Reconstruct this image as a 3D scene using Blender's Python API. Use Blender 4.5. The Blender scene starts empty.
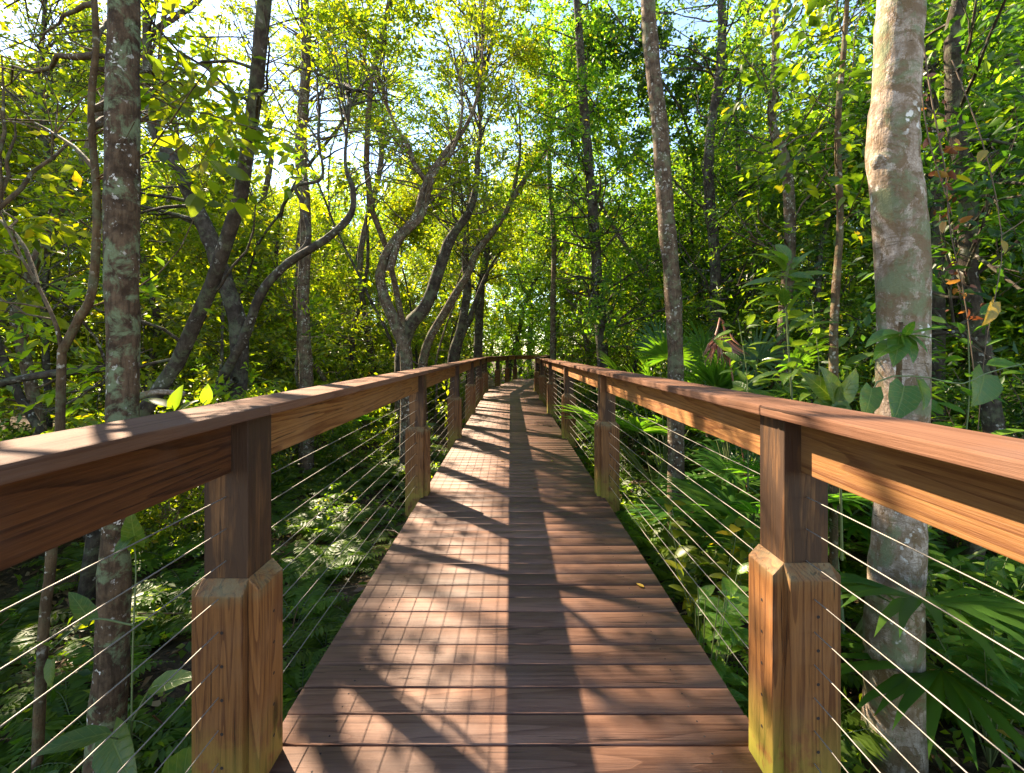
import bpy, bmesh, math, random
import numpy as np
from mathutils import Vector, Matrix

random.seed(7)
SC = bpy.context.scene
COL = SC.collection
F, CX, HY, EYE = 450.0, 510.5, 352.0, 1.46       # focal length in pixels, vanishing point, eye height above the deck
KX, KY = 0.90, 0.95                               # shadow offset per metre of height (towards +X, -Y)
GZ = -0.95                                        # forest floor below the deck


def P(px, py, Y):
    """a point seen at that place in the photograph, Y metres ahead"""
    return ((px - CX) * Y / F, Y, EYE - (py - HY) * Y / F)


# ------------------------------------------------------------------ objects
def tag(o, label=None, cat=None, group=None, kind=None):
    if label: o['label'] = label
    if cat: o['category'] = cat
    if group: o['group'] = group
    if kind: o['kind'] = kind
    return o


def empty(name, loc=(0, 0, 0), rz=0.0):
    o = bpy.data.objects.new(name, None)
    o.empty_display_size = 0.1
    COL.objects.link(o)
    o.location = loc
    o.rotation_euler = (0, 0, rz)
    return o


def link(name, me, parent=None, loc=None, rot=None):
    o = bpy.data.objects.new(name, me)
    COL.objects.link(o)
    if parent is not None: o.parent = parent
    if loc is not None: o.location = loc
    if rot is not None: o.rotation_euler = rot
    return o


def copy_tree(o, parent=None):
    c = o.copy()
    COL.objects.link(c)
    if parent is not None: c.parent = parent
    for ch in list(o.children):
        copy_tree(ch, c)
    return c


class Geo:
    def __init__(self):
        self.v, self.f, self.mi, self.n, self.uv = [], [], [], 0, {}

    def add(self, verts, faces, mi=0, uv=None):
        verts = np.asarray(verts, np.float32).reshape(-1, 3)
        if uv is not None: self.uv[self.n] = np.asarray(uv, np.float32).reshape(-1, 2)
        if not isinstance(faces, list): faces = [faces]
        for fa in faces:
            fa = np.asarray(fa, np.int32)
            if len(fa):
                self.f.append(fa + self.n)
                self.mi.append(mi)
        self.v.append(verts)
        self.n += len(verts)

    def mesh(self, name, mats, smooth=False, origin=None):
        me = bpy.data.meshes.new(name)
        V = np.concatenate(self.v) if self.v else np.zeros((0, 3), np.float32)
        if origin is not None: V = V - np.asarray(origin, np.float32)
        loops = np.concatenate([f.ravel() for f in self.f]) if self.f else np.zeros(0, np.int32)
        sizes = np.concatenate([np.full(len(f), f.shape[1], np.int32) for f in self.f]) if self.f else np.zeros(0, np.int32)
        mids = np.concatenate([np.full(len(f), m, np.int32) for f, m in zip(self.f, self.mi)]) if self.f else np.zeros(0, np.int32)
        starts = np.concatenate([[0], np.cumsum(sizes)[:-1]]).astype(np.int32) if len(sizes) else sizes
        me.vertices.add(len(V)); me.vertices.foreach_set('co', V.ravel())
        me.loops.add(len(loops)); me.loops.foreach_set('vertex_index', loops)
        me.polygons.add(len(sizes)); me.polygons.foreach_set('loop_start', starts)
        me.polygons.foreach_set('material_index', mids)
        if smooth: me.polygons.foreach_set('use_smooth', np.ones(len(sizes), bool))
        me.update(calc_edges=True)
        if self.uv:
            A = np.zeros((len(V), 2), np.float32)
            for k_, u_ in self.uv.items(): A[k_:k_ + len(u_)] = u_
            me.attributes.new('leaf_uv', 'FLOAT2', 'POINT').data.foreach_set('vector', A.ravel())
        for m in (mats if isinstance(mats, (list, tuple)) else [mats]): me.materials.append(m)
        return me


# ------------------------------------------------------------------ materials
class NT:
    def __init__(self, name):
        self.m = bpy.data.materials.new(name); self.m.use_nodes = True
        self.t = self.m.node_tree; self.t.nodes.clear()
        self.out = self.t.nodes.new('ShaderNodeOutputMaterial')

    def n(self, typ, ins=None, **kw):
        nd = self.t.nodes.new('ShaderNode' + typ)
        for k, v in kw.items(): setattr(nd, k, v)
        for k, v in (ins or {}).items(): self.s(nd, k, v)
        return nd

    def s(self, nd, k, v):
        sock = nd.inputs[k]
        if isinstance(v, bpy.types.NodeSocket): self.t.links.new(v, sock)
        elif isinstance(v, bpy.types.Node): self.t.links.new(v.outputs[0], sock)
        else:
            if isinstance(v, (tuple, list)) and len(v) == 3 and sock.type == 'RGBA': v = (*v, 1)
            sock.default_value = v

    def ramp(self, fac, stops, interp='LINEAR'):
        nd = self.n('ValToRGB', {'Fac': fac}); cr = nd.color_ramp; cr.interpolation = interp
        while len(cr.elements) < len(stops): cr.elements.new(0.5)
        for e, (p, c) in zip(cr.elements, stops):
            e.position = p
            e.color = (*c, 1) if isinstance(c, (tuple, list)) else (c, c, c, 1)
        return nd.outputs[0]

    def mix(self, fac, a, b, blend='MIX'):
        nd = self.n('Mix', data_type='RGBA', blend_type=blend)
        self.s(nd, 0, fac); self.s(nd, 6, a); self.s(nd, 7, b)
        return nd.outputs[2]

    def math(self, op, a, b=0.0):
        nd = self.n('Math', operation=op); self.s(nd, 0, a); self.s(nd, 1, b)
        return nd.outputs[0]

    def noise(self, vec, scale, detail=4, rough=0.55, dist=0.0):
        return self.n('TexNoise', {'Vector': vec, 'Scale': scale, 'Detail': detail, 'Roughness': rough, 'Distortion': dist}).outputs[0]

    def mapv(self, vec, scale=(1, 1, 1), loc=(0, 0, 0)):
        return self.n('Mapping', {'Vector': vec, 'Scale': scale, 'Location': loc}).outputs[0]

    def bump(self, h, strength=0.4, dist=0.01):
        return self.n('Bump', {'Height': h, 'Strength': strength, 'Distance': dist}).outputs[0]

    def end(self, shader):
        self.t.links.new(shader.outputs[0] if isinstance(shader, bpy.types.Node) else shader, self.out.inputs[0])
        return self.m


def leaf_mat(name, stops, trans=0.55, tgain=(3.7, 3.75, .9), rough=0.42, spec=0.45, veins=False):
    k = NT(name)
    g = k.n('NewGeometry')
    c = k.ramp(g.outputs['Random Per Island'], stops)
    oi = k.n('ObjectInfo')
    hs = k.n('HueSaturation', {'Hue': k.math('MULTIPLY_ADD', oi.outputs['Random'], 0.03), 'Value': k.math('MULTIPLY_ADD', oi.outputs['Random'], 0.4), 'Color': c})
    for nd in k.t.nodes:
        if nd.type == 'MATH' and nd.operation == 'MULTIPLY_ADD':
            nd.inputs[2].default_value = 0.485 if abs(nd.inputs[1].default_value - 0.03) < 1e-4 else 0.8
    cc = hs.outputs[0]
    nm = None
    if veins:
        uv = k.n('Attribute', attribute_name='leaf_uv').outputs['Vector']
        sx = k.n('SeparateXYZ', {0: uv}); au = k.math('ABSOLUTE', sx.outputs[0])
        pv = k.math('ABSOLUTE', k.math('SUBTRACT', k.math('FRACT', k.math('SUBTRACT', k.math('MULTIPLY', sx.outputs[1], 7.0), k.math('MULTIPLY', au, 1.3))), .5))
        vein = k.math('MAXIMUM', k.ramp(pv, [(.0, .75), (.07, 0)]), k.ramp(au, [(.02, 1), (.07, 0)]))
        oc = k.n('TexCoord').outputs['Object']; mot = k.noise(oc, 38, 5, .65)
        cc = k.mix(k.ramp(mot, [(.45, 0), (.75, .55)]), cc, (.16, .17, .02))
        cc = k.mix(k.ramp(k.noise(oc, 75, 3, .6), [(.66, 0), (.70, .8)]), cc, (.12, .075, .02))
        cc = k.mix(k.math('MULTIPLY', vein, .45), cc, (.20, .26, .07))
        nm = k.bump(k.math('ADD', vein, k.math('MULTIPLY', mot, .8)), .5, .004)
    p = k.n('BsdfPrincipled', {'Base Color': cc, 'Roughness': rough, 'Specular IOR Level': spec})
    if nm is not None: k.s(p, 'Normal', nm)
    t = k.n('BsdfTranslucent', {'Color': k.mix(1.0, cc, tgain, 'MULTIPLY')})
    mx = k.n('MixShader', {0: trans, 1: p, 2: t})
    return k.end(mx)


M = {}
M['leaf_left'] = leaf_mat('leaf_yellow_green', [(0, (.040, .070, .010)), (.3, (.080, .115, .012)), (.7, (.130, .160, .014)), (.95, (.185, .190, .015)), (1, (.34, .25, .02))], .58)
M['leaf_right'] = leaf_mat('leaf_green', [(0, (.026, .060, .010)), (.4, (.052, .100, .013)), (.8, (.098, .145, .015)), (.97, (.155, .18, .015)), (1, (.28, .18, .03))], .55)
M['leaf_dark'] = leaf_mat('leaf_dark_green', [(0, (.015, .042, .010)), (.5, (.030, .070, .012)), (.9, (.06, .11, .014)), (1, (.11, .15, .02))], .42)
M['leaf_far'] = leaf_mat('leaf_far', [(0, (.045, .085, .012)), (.5, (.085, .135, .015)), (1, (.15, .19, .018))], .55)
M['fern'] = leaf_mat('fern_green', [(0, (.040, .080, .012)), (1, (.100, .155, .020))], .5, spec=.2)
M['palm'] = leaf_mat('palm_green', [(0, (.035, .095, .018)), (1, (.075, .150, .022))], .5, rough=.36)
M['broad'] = leaf_mat('broad_leaf_green', [(0, (.035, .105, .016)), (.8, (.080, .16, .018)), (1, (.12, .19, .02))], .45, rough=.35, tgain=(2.8, 2.5, 1.0), veins=True)
M['yellow_leaf'] = leaf_mat('yellow_leaf', [(0, (.40, .27, .03)), (1, (.48, .36, .05))], .45, tgain=(1.6, 1.5, .9), veins=True)
M['dead_leaf'] = leaf_mat('dead_leaf', [(0, (.10, .055, .03)), (.5, (.20, .10, .045)), (1, (.33, .22, .11))], .25, tgain=(1.3, 1.2, 1.0))
M['red_leaf'] = leaf_mat('red_dry_leaf', [(0, (.09, .030, .018)), (.6, (.22, .055, .022)), (1, (.40, .20, .05))], .35, tgain=(1.5, 1.2, .8))
M['dead_palm'] = leaf_mat('dead_palm', [(0, (.30, .13, .08)), (1, (.46, .25, .16))], .25, tgain=(1.2, 1.1, 1.0))


def bark(name, base, dark, lichen, white_amt, green_amt=0.4, scale=1.0, ringy=0.0):
    k = NT(name)
    v = k.n('TexCoord').outputs['Object']
    n1 = k.noise(v, 9 * scale, 6, .62)
    fib = k.noise(k.mapv(v, (34 * scale, 34 * scale, 5 * scale)), 1.0, 5, .65)
    c = k.mix(k.ramp(n1, [(.36, 0), (.62, 1)]), dark, base)
    c = k.mix(k.ramp(fib, [(.35, 0.75), (.55, 0)]), c, dark)
    if ringy:
        rg = k.noise(k.mapv(v, (5, 5, 26)), 1.0, 4, .6, .6)
        c = k.mix(k.math('MULTIPLY', k.ramp(rg, [(.55, 0), (.66, 1)]), ringy), c, dark)
    if ringy:
        pt = k.noise(k.mapv(v, (7.0, 7.0, 5.0)), 1.0, 9, .74, .5)
        c = k.mix(k.ramp(pt, [(.505, 0), (.53, .88)]), c, (.15, .095, .045))
        cr = k.noise(k.mapv(v, (9, 9, 60)), 1.0, 6, .7, 1.2)
        c = k.mix(k.ramp(cr, [(.60, 0), (.63, .8)]), c, (.06, .038, .022))
        c = k.mix(k.ramp(k.noise(v, 130, 3, .7), [(.42, 0), (.62, .6)]), c, (.20, .13, .08))
    n2 = k.noise(v, 5.5 * scale, 5, .7, .4)
    c = k.mix(k.math('MULTIPLY', k.ramp(n2, [(.50, 0), (.60, 1)]), green_amt), c, (.16, .19, .10))
    wob = k.n('TexNoise', {'Vector': v, 'Scale': 22 * scale, 'Detail': 4}).outputs['Color']
    v2 = k.n('VectorMath', {0: v, 1: k.n('VectorMath', {0: wob, 1: (.09, .09, .09)}, operation='MULTIPLY').outputs[0]}, operation='ADD').outputs[0]
    vor = k.n('TexVoronoi', {'Vector': v2, 'Scale': 17 * scale, 'Randomness': 1.0})
    blot = k.math('ADD', vor.outputs['Distance'], k.math('MULTIPLY', k.noise(v, 30 * scale, 5, .7), 0.75))
    n3 = k.noise(v, 3.3 * scale, 3, .6)
    w = k.math('MULTIPLY', k.ramp(blot, [(.60, 1), (.66, 0)]), k.ramp(n3, [(.56 - white_amt * .25, 0), (.64 - white_amt * .25, 1)]))
    n4 = k.noise(v, 10.0 * scale, 8, .70, .05)
    w2 = k.ramp(n4, [(.66 - .17 * white_amt, 0), (.71 - .17 * white_amt, 1)])
    c = k.mix(k.math('MULTIPLY', w2, .85), c, tuple(x * .8 for x in lichen))
    c = k.mix(w, c, lichen)
    h = k.math('ADD', k.math('MULTIPLY', fib, .6), k.math('ADD', n1, k.math('MULTIPLY', k.noise(v, 60 * scale, 4), .35)))
    p = k.n('BsdfPrincipled', {'Base Color': c, 'Roughness': .9, 'Specular IOR Level': .15, 'Normal': k.bump(h, 1.0, .016)})
    return k.end(p)


M['bark_lichen'] = bark('bark_lichen', (.135, .085, .050), (.040, .024, .014), (.60, .54, .47), .16, .88, 1.5)
M['bark_pale'] = bark('bark_pale', (.58, .47, .38), (.17, .115, .07), (.68, .64, .57), .08, .75, .9, .8)
M['bark_dark'] = bark('bark_dark', (.085, .065, .048), (.030, .022, .016), (.30, .28, .24), .2, .35)
M['bark_grey'] = bark('bark_grey', (.17, .115, .075), (.055, .035, .021), (.44, .40, .33), .35, .5, 1.2)
M['bark_brown'] = bark('bark_brown', (.15, .095, .050), (.055, .034, .018), (.36, .33, .26), .3, .35)


def wood(name, axis, light, dark, stain=0.25, rings=17.0, rough=.62, island=False):
    k = NT(name)
    tc = k.n('TexCoord').outputs['Object']
    off = k.n('NewGeometry').outputs['Random Per Island'] if island else k.n('ObjectInfo').outputs['Random']
    cmb = k.n('CombineXYZ', {0: k.math('MULTIPLY', off, 7.3), 1: k.math('MULTIPLY', off, 31.7), 2: k.math('MULTIPLY', off, 17.1)})
    v = k.n('VectorMath', {0: tc, 1: cmb}, operation='ADD').outputs[0]
    sl = [1.0, 1.0, 1.0]; sl[axis] = 0.05
    n1 = k.noise(k.mapv(v, tuple(s * 7.0 for s in sl)), 1.0, 2, .45, .3)
    ring = k.math('FRACT', k.math('MULTIPLY', n1, rings))
    ringc = k.ramp(ring, [(0, 0.0), (.5, .22), (.90, 1.0), (.97, .9), (1, 0.0)])
    sf = [150.0] * 3; sf[axis] = 5.0
    fib = k.noise(k.mapv(v, tuple(sf)), 1.0, 4, .7)
    sf2 = [420.0] * 3; sf2[axis] = 9.0
    fib2 = k.noise(k.mapv(v, tuple(sf2)), 1.0, 3, .7)
    fac = k.math('ADD', k.math('MULTIPLY', ringc, .62), k.math('ADD', k.math('MULTIPLY', k.ramp(fib, [(.38, 0), (.62, 1)]), .36), k.math('MULTIPLY', k.ramp(fib2, [(.40, 0), (.60, 1)]), .22)))
    c = k.mix(fac, light, dark)
    tone = k.noise(k.mapv(v, tuple(1.3 * s for s in sl)), 1.0, 3)
    c = k.mix(k.math('MULTIPLY', k.ramp(tone, [(.4, 0), (.7, 1)]), stain), c, tuple(x * .42 for x in dark))
    knot = k.n('TexVoronoi', {'Vector': k.mapv(v, tuple(4.2 if i != axis else 1.5 for i in range(3))), 'Scale': 1.0}).outputs['Distance']
    c = k.mix(k.ramp(knot, [(.05, .9), (.10, 0)]), c, tuple(x * .35 for x in dark))
    crk = k.noise(k.mapv(v, tuple(60.0 if i != axis else 1.6 for i in range(3))), 1.0, 3, .6)
    c = k.mix(k.ramp(crk, [(.655, 0), (.675, .8)]), c, tuple(x * .22 for x in dark))
    wear = k.noise(tc, 2.3, 5, .62, .4)
    c = k.mix(k.ramp(wear, [(.50, 0), (.72, .42)]), c, tuple(.55 * x + .045 for x in light))
    val = k.math('ADD', k.math('MULTIPLY', off, .50), .75)
    hs = k.n('HueSaturation', {'Value': val, 'Color': c})
    h = k.math('ADD', k.math('MULTIPLY', ringc, .25), fib)
    p = k.n('BsdfPrincipled', {'Base Color': hs.outputs[0], 'Roughness': rough, 'Specular IOR Level': .25, 'Normal': k.bump(k.math('SUBTRACT', h, k.math('MULTIPLY', k.ramp(crk, [(.655, 0), (.675, 1)]), 1.5)), .6, .004)})
    return k, p, hs, v


def finish(w): return w[0].end(w[1])


PL, PD = (.37, .170, .052), (.150, .050, .013)
M['pine_x'] = finish(wood('pine_rail', 0, PL, PD, .15))
kp = wood('pine_post', 2, (.235, .112, .042), (.09, .036, .012), .5)
st_ = kp[0].noise(kp[0].mapv(kp[3], (9, 9, 1.1)), 1.0, 5, .65, .3)
kp[0].s(kp[1], 'Base Color', kp[0].mix(kp[0].ramp(st_, [(.39, 0), (.50, .90)]), kp[2].outputs[0], (.045, .024, .014)))
M['pine_z'] = finish(kp)


def trim_mat(moss=.5):
    k, p, hs, v = wood('pine_trim', 2, (.255, .108, .032), (.095, .033, .010), .3)
    o = k.n('TexCoord').outputs['Object']
    z = k.n('SeparateXYZ', {0: o}).outputs[2]
    nz = k.noise(v, 14, 5, .65)
    low = k.math('MULTIPLY', k.ramp(z, [(.0, 1), (.30, 0)]), k.ramp(nz, [(.36 if moss < .8 else .30, 0), (.52 if moss < .8 else .42, 1)]))
    top = k.math('MULTIPLY', k.ramp(z, [(.66, 0), (.71, 1)]), k.ramp(nz, [(.40, .15), (.60, 1)]))
    c = k.mix(k.math('MULTIPLY', low, moss), hs.outputs[0], (.24, .22, .03))
    c = k.mix(k.math('MULTIPLY', top, .5), c, (.17, .155, .08))
    k.s(p, 'Base Color', c)
    return k.end(p)


M['trim'] = trim_mat()
M['trim_moss'] = trim_mat(.9)
# composite deck boards (grain along X) and cap (grain along its own length X)
M['deck'] = finish(wood('deck_board', 0, (.195, .101, .065), (.098, .045, .028), .5, 13.0, .6, island=True))
kc = wood('cap_board', 0, (.195, .093, .052), (.115, .050, .027), .35, 9.0, .8)
kc[1].inputs['Specular IOR Level'].default_value = .12
M['cap'] = finish(kc)
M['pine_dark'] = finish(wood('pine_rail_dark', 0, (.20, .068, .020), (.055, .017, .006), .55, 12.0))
k = NT('dark_gap'); M['hole'] = k.end(k.n('BsdfPrincipled', {'Base Color': (.02, .013, .01), 'Roughness': .9}))
k = NT('steel_cable'); M['steel'] = k.end(k.n('BsdfPrincipled', {'Base Color': (.21, .185, .155), 'Metallic': .4, 'Roughness': .55}))
k = NT('stem_green'); M['stem'] = k.end(k.n('BsdfPrincipled', {'Base Color': (.10, .13, .04), 'Roughness': .6}))
k = NT('stem_brown'); M['twig'] = k.end(k.n('BsdfPrincipled', {'Base Color': (.13, .085, .05), 'Roughness': .8}))
k = NT('forest_floor')
v = k.n('TexCoord').outputs['Object']
n1 = k.noise(v, 1.1, 6, .65); n2 = k.noise(v, 16, 6, .7)
c = k.mix(k.ramp(n1, [(.4, 0), (.6, 1)]), (.040, .026, .016), (.085, .060, .032))
c = k.mix(k.ramp(n2, [(.5, 0), (.62, .8)]), c, (.15, .095, .05))
M['soil'] = k.end(k.n('BsdfPrincipled', {'Base Color': c, 'Roughness': .95, 'Specular IOR Level': .1, 'Normal': k.bump(n2, 1.0, .05)}))


# ------------------------------------------------------------------ numpy helpers
def nrm(a):
    return a / np.maximum(np.linalg.norm(a, axis=-1, keepdims=True), 1e-9)


_G = np.random.default_rng(5).random((64, 64))


def vnoise(x, y):
    xi, yi = np.floor(x).astype(int), np.floor(y).astype(int)
    fx, fy = x - xi, y - yi
    fx, fy = fx * fx * (3 - 2 * fx), fy * fy * (3 - 2 * fy)
    g = lambda a, b: _G[a % 64, b % 64]
    return (g(xi, yi) * (1 - fx) + g(xi + 1, yi) * fx) * (1 - fy) + (g(xi, yi + 1) * (1 - fx) + g(xi + 1, yi + 1) * fx) * fy


def path_x(y):
    return np.interp(y, [-5, 17, 24, 27, 29], [.02, .02, 1.2, 4.5, 9])


def keep_mask(b, rng, corridor=True):
    """gaps in the crowns: where beams reach the boardwalk, and the cleared space over it"""
    x, y, z = b[:, 0], b[:, 1], b[:, 2]
    d = np.abs(x - path_x(y))
    m = ~((d < 1.25 + .12 * np.clip(z, 0, 4)) & (z < 4.6) & (z > -.2))
    m &= ~((np.hypot(x, y) < 1.9) & (z > -.3))
    xl, yl = x + KX * z, y - KY * z
    u, w = xl * 0.9 + yl * .25, yl * 0.9 - xl * .3
    n = .55 * vnoise(u * 1.5, w * 1.5) + .30 * vnoise(u * 4 + 9, w * 4) + .15 * vnoise(u * 9, w * 9 + 5)
    near = (xl > -1.5) & (xl < 1.25) & (yl > -2) & (yl < 22) & (z > .3)
    r = rng.random(len(x))
    m &= ~(near & (n > CORR[0])) & ~(near & (r < CORR[1])) 
    side = (xl >= 1.25) & (xl < 7) & (yl > -2) & (yl < 12) & (z > 2.0) & (x < 1.5)
    m &= ~(side & (n > np.where(xl < 3.2, .42, .50))) & ~(side & (r < np.where(xl < 3.2, .45, .15)))
    under = (xl <= -1.5) & (xl > -5) & (yl > -2) & (yl < 12) & (z > .8)
    m &= ~(under & (n > .49))
    big = .65 * vnoise(xl * .8 + 31, yl * .8 + 11) + .35 * vnoise(xl * 2.1 + 3, yl * 2.1)
    m &= ~((big > np.where((z > 3) & (y < 16), .46, .50)) & (r < np.where((z > 3) & (y < 16), .62, .55)) & (z > 1.2)) & ~((x < -1) & (z > 2.5) & (rng.random(len(x)) < .18))
    m &= ~((z - 1.3 > .84 * np.maximum(y, .3) + .3) & (rng.random(len(x)) < .96))
    return m


def walk_hit(pts):
    """share of a limb whose shadow falls on the near part of the walk"""
    pts = np.asarray(pts); xl, yl = pts[:, 0] + KX * pts[:, 2], pts[:, 1] - KY * pts[:, 2]
    return float(((np.abs(xl) < 1.2) & (yl > .8) & (yl < 13) & (pts[:, 2] > .5)).mean())


CORR = (.46, .48)


def leaf_geo(G, b, d, n, L, W, fold=.22, droop=.12, mi=0, fine=False, heart=False):
    """G gets one folded leaf per row"""
    if not len(b): return
    n = nrm(n - (n * d).sum(1, keepdims=True) * d)
    s = np.cross(d, n)
    L = np.broadcast_to(np.asarray(L, float), (len(b),))[:, None]
    W = np.broadcast_to(np.asarray(W, float), (len(b),))[:, None]
    if not fine:
        v = np.stack([b, b + .45 * L * d + W * s + fold * W * n, b + L * d - droop * L * n, b + .45 * L * d - W * s + fold * W * n], 1)
        i = np.arange(len(b))[:, None] * 4
        G.add(v.reshape(-1, 3), [np.concatenate([i + [[0, 1, 2]], i + [[0, 2, 3]]])], mi)
    else:
        rows = [(0, .0, .0), (-.10 if heart else .12, .62 if heart else .55, .02), (.22 if heart else .34, 1.0, .0), (.55 if heart else .62, .86, -.05), (.85, .42 if not heart else .38, -.13), (1.0, .0, -.24)]
        vs = []
        for t, w, dz in rows[1:-1]:
            c = b + t * L * d + dz * droop / .12 * L * .6 * n
            c2 = c if t > 0 else b + .06 * L * d
            vs += [c - w * W * s + fold * w * W * n, c2, c + w * W * s + fold * w * W * n]
        cu = np.sin(np.arange(len(b)) * 12.9)[:, None] * .12
        vs = [q + (cu * L * (j % 3 - 1) * (.3 + .2 * (j // 3)) * n) for j, q in enumerate(vs)]
        luv = [(0, 0)] + [(u_, t) for t, _, _ in rows[1:-1] for u_ in (-1, 0, 1)] + [(0, 1)]
        v = np.stack([b] + vs + [b + L * d - .24 * droop / .12 * L * .6 * n], 1)
        i = np.arange(len(b))[:, None] * 14
        quads, tris = [], [(0, 2, 1), (0, 3, 2), (13, 10, 11), (13, 11, 12)]
        for r in range(3):
            a = 1 + r * 3
            quads += [(a, a + 1, a + 4, a + 3), (a + 1, a + 2, a + 5, a + 4)]
        G.add(v.reshape(-1, 3), [np.concatenate([i + [q] for q in quads]), np.concatenate([i + [t] for t in tris])], mi, luv * len(b))


def sprays(G, Pt, D, k, slen, L, rng, aspect=.19, corridor=True, mi=0, fine=False, droop=.14, twig=None, spread=1.0):
    N = len(Pt)
    if not N: return
    up = nrm(np.array([0, 0, 1.0]) + rng.normal(0, .45, (N, 3)))
    S = nrm(np.cross(D, up))
    t = np.linspace(.12, 1, k)
    sl = slen * rng.uniform(.65, 1.25, (N, 1, 1))
    base = Pt[:, None] + D[:, None] * (t[None, :, None] * sl) + np.array([0, 0, -1.0]) * (t[None, :, None] ** 2 * sl * .25)
    sg = np.where(np.arange(k) % 2 == 0, 1.0, -1.0)[None, :, None]
    d = D[:, None] * .65 + S[:, None] * sg * .95 * spread + rng.normal(0, .36, (N, k, 3)) + np.array([0, 0, -.22])
    n = up[:, None] + rng.normal(0, .5, (N, k, 3))
    b, d, n = base.reshape(-1, 3), nrm(d.reshape(-1, 3)), nrm(n.reshape(-1, 3))
    if corridor:
        m = keep_mask(b, rng); b, d, n = b[m], d[m], n[m]
    LL = L * rng.uniform(.6, 1.3, len(b))
    leaf_geo(G, b, d, n, LL, LL * aspect * rng.uniform(.8, 1.25, len(b)), droop=droop, mi=mi, fine=fine)


def smooth_pts(pts, n):
    pts = np.asarray(pts, float)
    if len(pts) < 3: return np.array([pts[0] + (pts[-1] - pts[0]) * t for t in np.linspace(0, 1, n)])
    q = np.vstack([2 * pts[0] - pts[1], pts, 2 * pts[-1] - pts[-2]])
    out = []
    for s in np.linspace(0, len(pts) - 1 - 1e-6, n):
        i = int(s); t = s - i
        p0, p1, p2, p3 = q[i:i + 4]
        out.append(.5 * (2 * p1 + (p2 - p0) * t + (2 * p0 - 5 * p1 + 4 * p2 - p3) * t * t + (3 * p1 - p0 - 3 * p2 + p3) * t ** 3))
    return np.array(out)


def tube(G, pts, rad, sides=6, rough=0.0, rng=None, mi=0, cap=False):
    pts = np.asarray(pts, float); n = len(pts)
    rad = np.broadcast_to(np.asarray(rad, float), (n,))
    tg = np.gradient(pts, axis=0); tg = nrm(tg)
    ref = np.array([1.0, 0.13, 0.07]) if abs(tg.mean(0)[2]) > .6 else np.array([.05, .1, 1.0])
    a = nrm(np.cross(tg, ref)); b = np.cross(tg, a)
    th = np.linspace(0, 2 * math.pi, sides, endpoint=False)
    rr = rad[:, None] * np.ones((1, sides))
    if rough and rng is not None:
        z = np.arange(n)[:, None] * .55; ph = rng.uniform(0, 60)
        nn = vnoise(z + ph + 0 * th[None], 3 + 1.6 * np.cos(th)[None] + ph + z * 0) + vnoise(z * 2.3 + 7 + ph, 5 + 2.2 * np.sin(th)[None] + ph) * .6
        rr = rr * (1 + rough * (nn - .8))
    v = pts[:, None] + rr[..., None] * (np.cos(th)[None, :, None] * a[:, None] + np.sin(th)[None, :, None] * b[:, None])
    i = np.arange(n - 1)[:, None] * sides; j = np.arange(sides)[None]; j2 = (j + 1) % sides
    q = np.stack([i + j, i + j2, i + sides + j2, i + sides + j], -1).reshape(-1, 4)
    vv = v.reshape(-1, 3); fs = [q]
    if cap:
        vv = np.vstack([vv, pts[-1:]]); m = len(vv) - 1; o = (n - 1) * sides
        fs.append(np.array([(o + a_, o + (a_ + 1) % sides, m) for a_ in range(sides)]))
    G.add(vv, fs, mi)


def branchline(rng, p, d, length, r0, n=6, up=.25, wob=.22):
    pts, q, dd = [p], np.array(p, float), np.array(d, float)
    for _ in range(n - 1):
        dd = nrm(dd + rng.normal(0, wob, 3) + np.array([0, 0, up * .35]))
        q = q + dd * length / (n - 1); pts.append(q.copy())
    return np.array(pts), r0 * np.linspace(1, .28, n)


def grow(rng, stems, GB, n_br, f0, length, up=.25, el=(-.1, .8), sub=4, spn=5, bias=None, clear=True, sides=5, sub_len=.55, tip_r=.35):
    """branches, sub-branches; returns spray positions and directions"""
    SP, SD = [], []
    for pts, rad in stems:
        n = len(pts)
        for _ in range(n_br):
            t = f0 + (1 - f0) * rng.random() ** .85
            i = min(int(t * (n - 1)), n - 2)
            p = pts[i] + (pts[i + 1] - pts[i]) * (t * (n - 1) - i)
            az = rng.uniform(0, 2 * math.pi); e = rng.uniform(*el)
            d = np.array([math.cos(az) * math.cos(e), math.sin(az) * math.cos(e), math.sin(e)])
            if bias is not None: d = nrm(d + np.asarray(bias))
            L = length * rng.uniform(.55, 1.2) * (1.15 - .5 * t)
            bp, br = branchline(rng, p, d, L, max(.006, rad[i] * tip_r * .72), 7, up)
            if clear:
                xl = np.abs(bp[:, 0] - path_x(bp[:, 1]))
                bad = (xl < 1.25) & (bp[:, 2] < 3.2)
                bad |= (np.hypot(bp[:, 0], bp[:, 1]) < 1.7)
                if bad.any():
                    c = int(np.argmax(bad))
                    if c < 3: continue
                    bp, br = bp[:c], br[:c]
            if clear and walk_hit(bp[1:]) > .25 and rng.random() < .85: continue
            if clear and not keep_mask(bp[2:6], rng).any() and rng.random() < .85: continue
            tube(GB, bp, br, sides)
            for _s in range(sub):
                j = rng.integers(1, len(bp)) if len(bp) > 2 else 1
                dd = nrm(nrm(bp[j] - bp[j - 1]) + rng.normal(0, .65, 3))
                sp_, sr = branchline(rng, bp[j], dd, L * sub_len * rng.uniform(.5, 1.1), br[j] * .55, 4, up)
                if not clear or keep_mask(sp_[1:2], rng)[0] or rng.random() < .15: tube(GB, sp_, np.maximum(sr, .0022), 3)
                for _k in range(spn):
                    u = rng.uniform(.5, 1) * 3; m = min(int(u), 2)
                    SP.append(sp_[m] + (sp_[m + 1] - sp_[m]) * (u - m)); SD.append(nrm(dd + rng.normal(0, .7, 3)))
            SP.append(bp[-1]); SD.append(nrm(bp[-1] - bp[-2]))
    return np.array(SP).reshape(-1, 3), np.array(SD).reshape(-1, 3)


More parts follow.
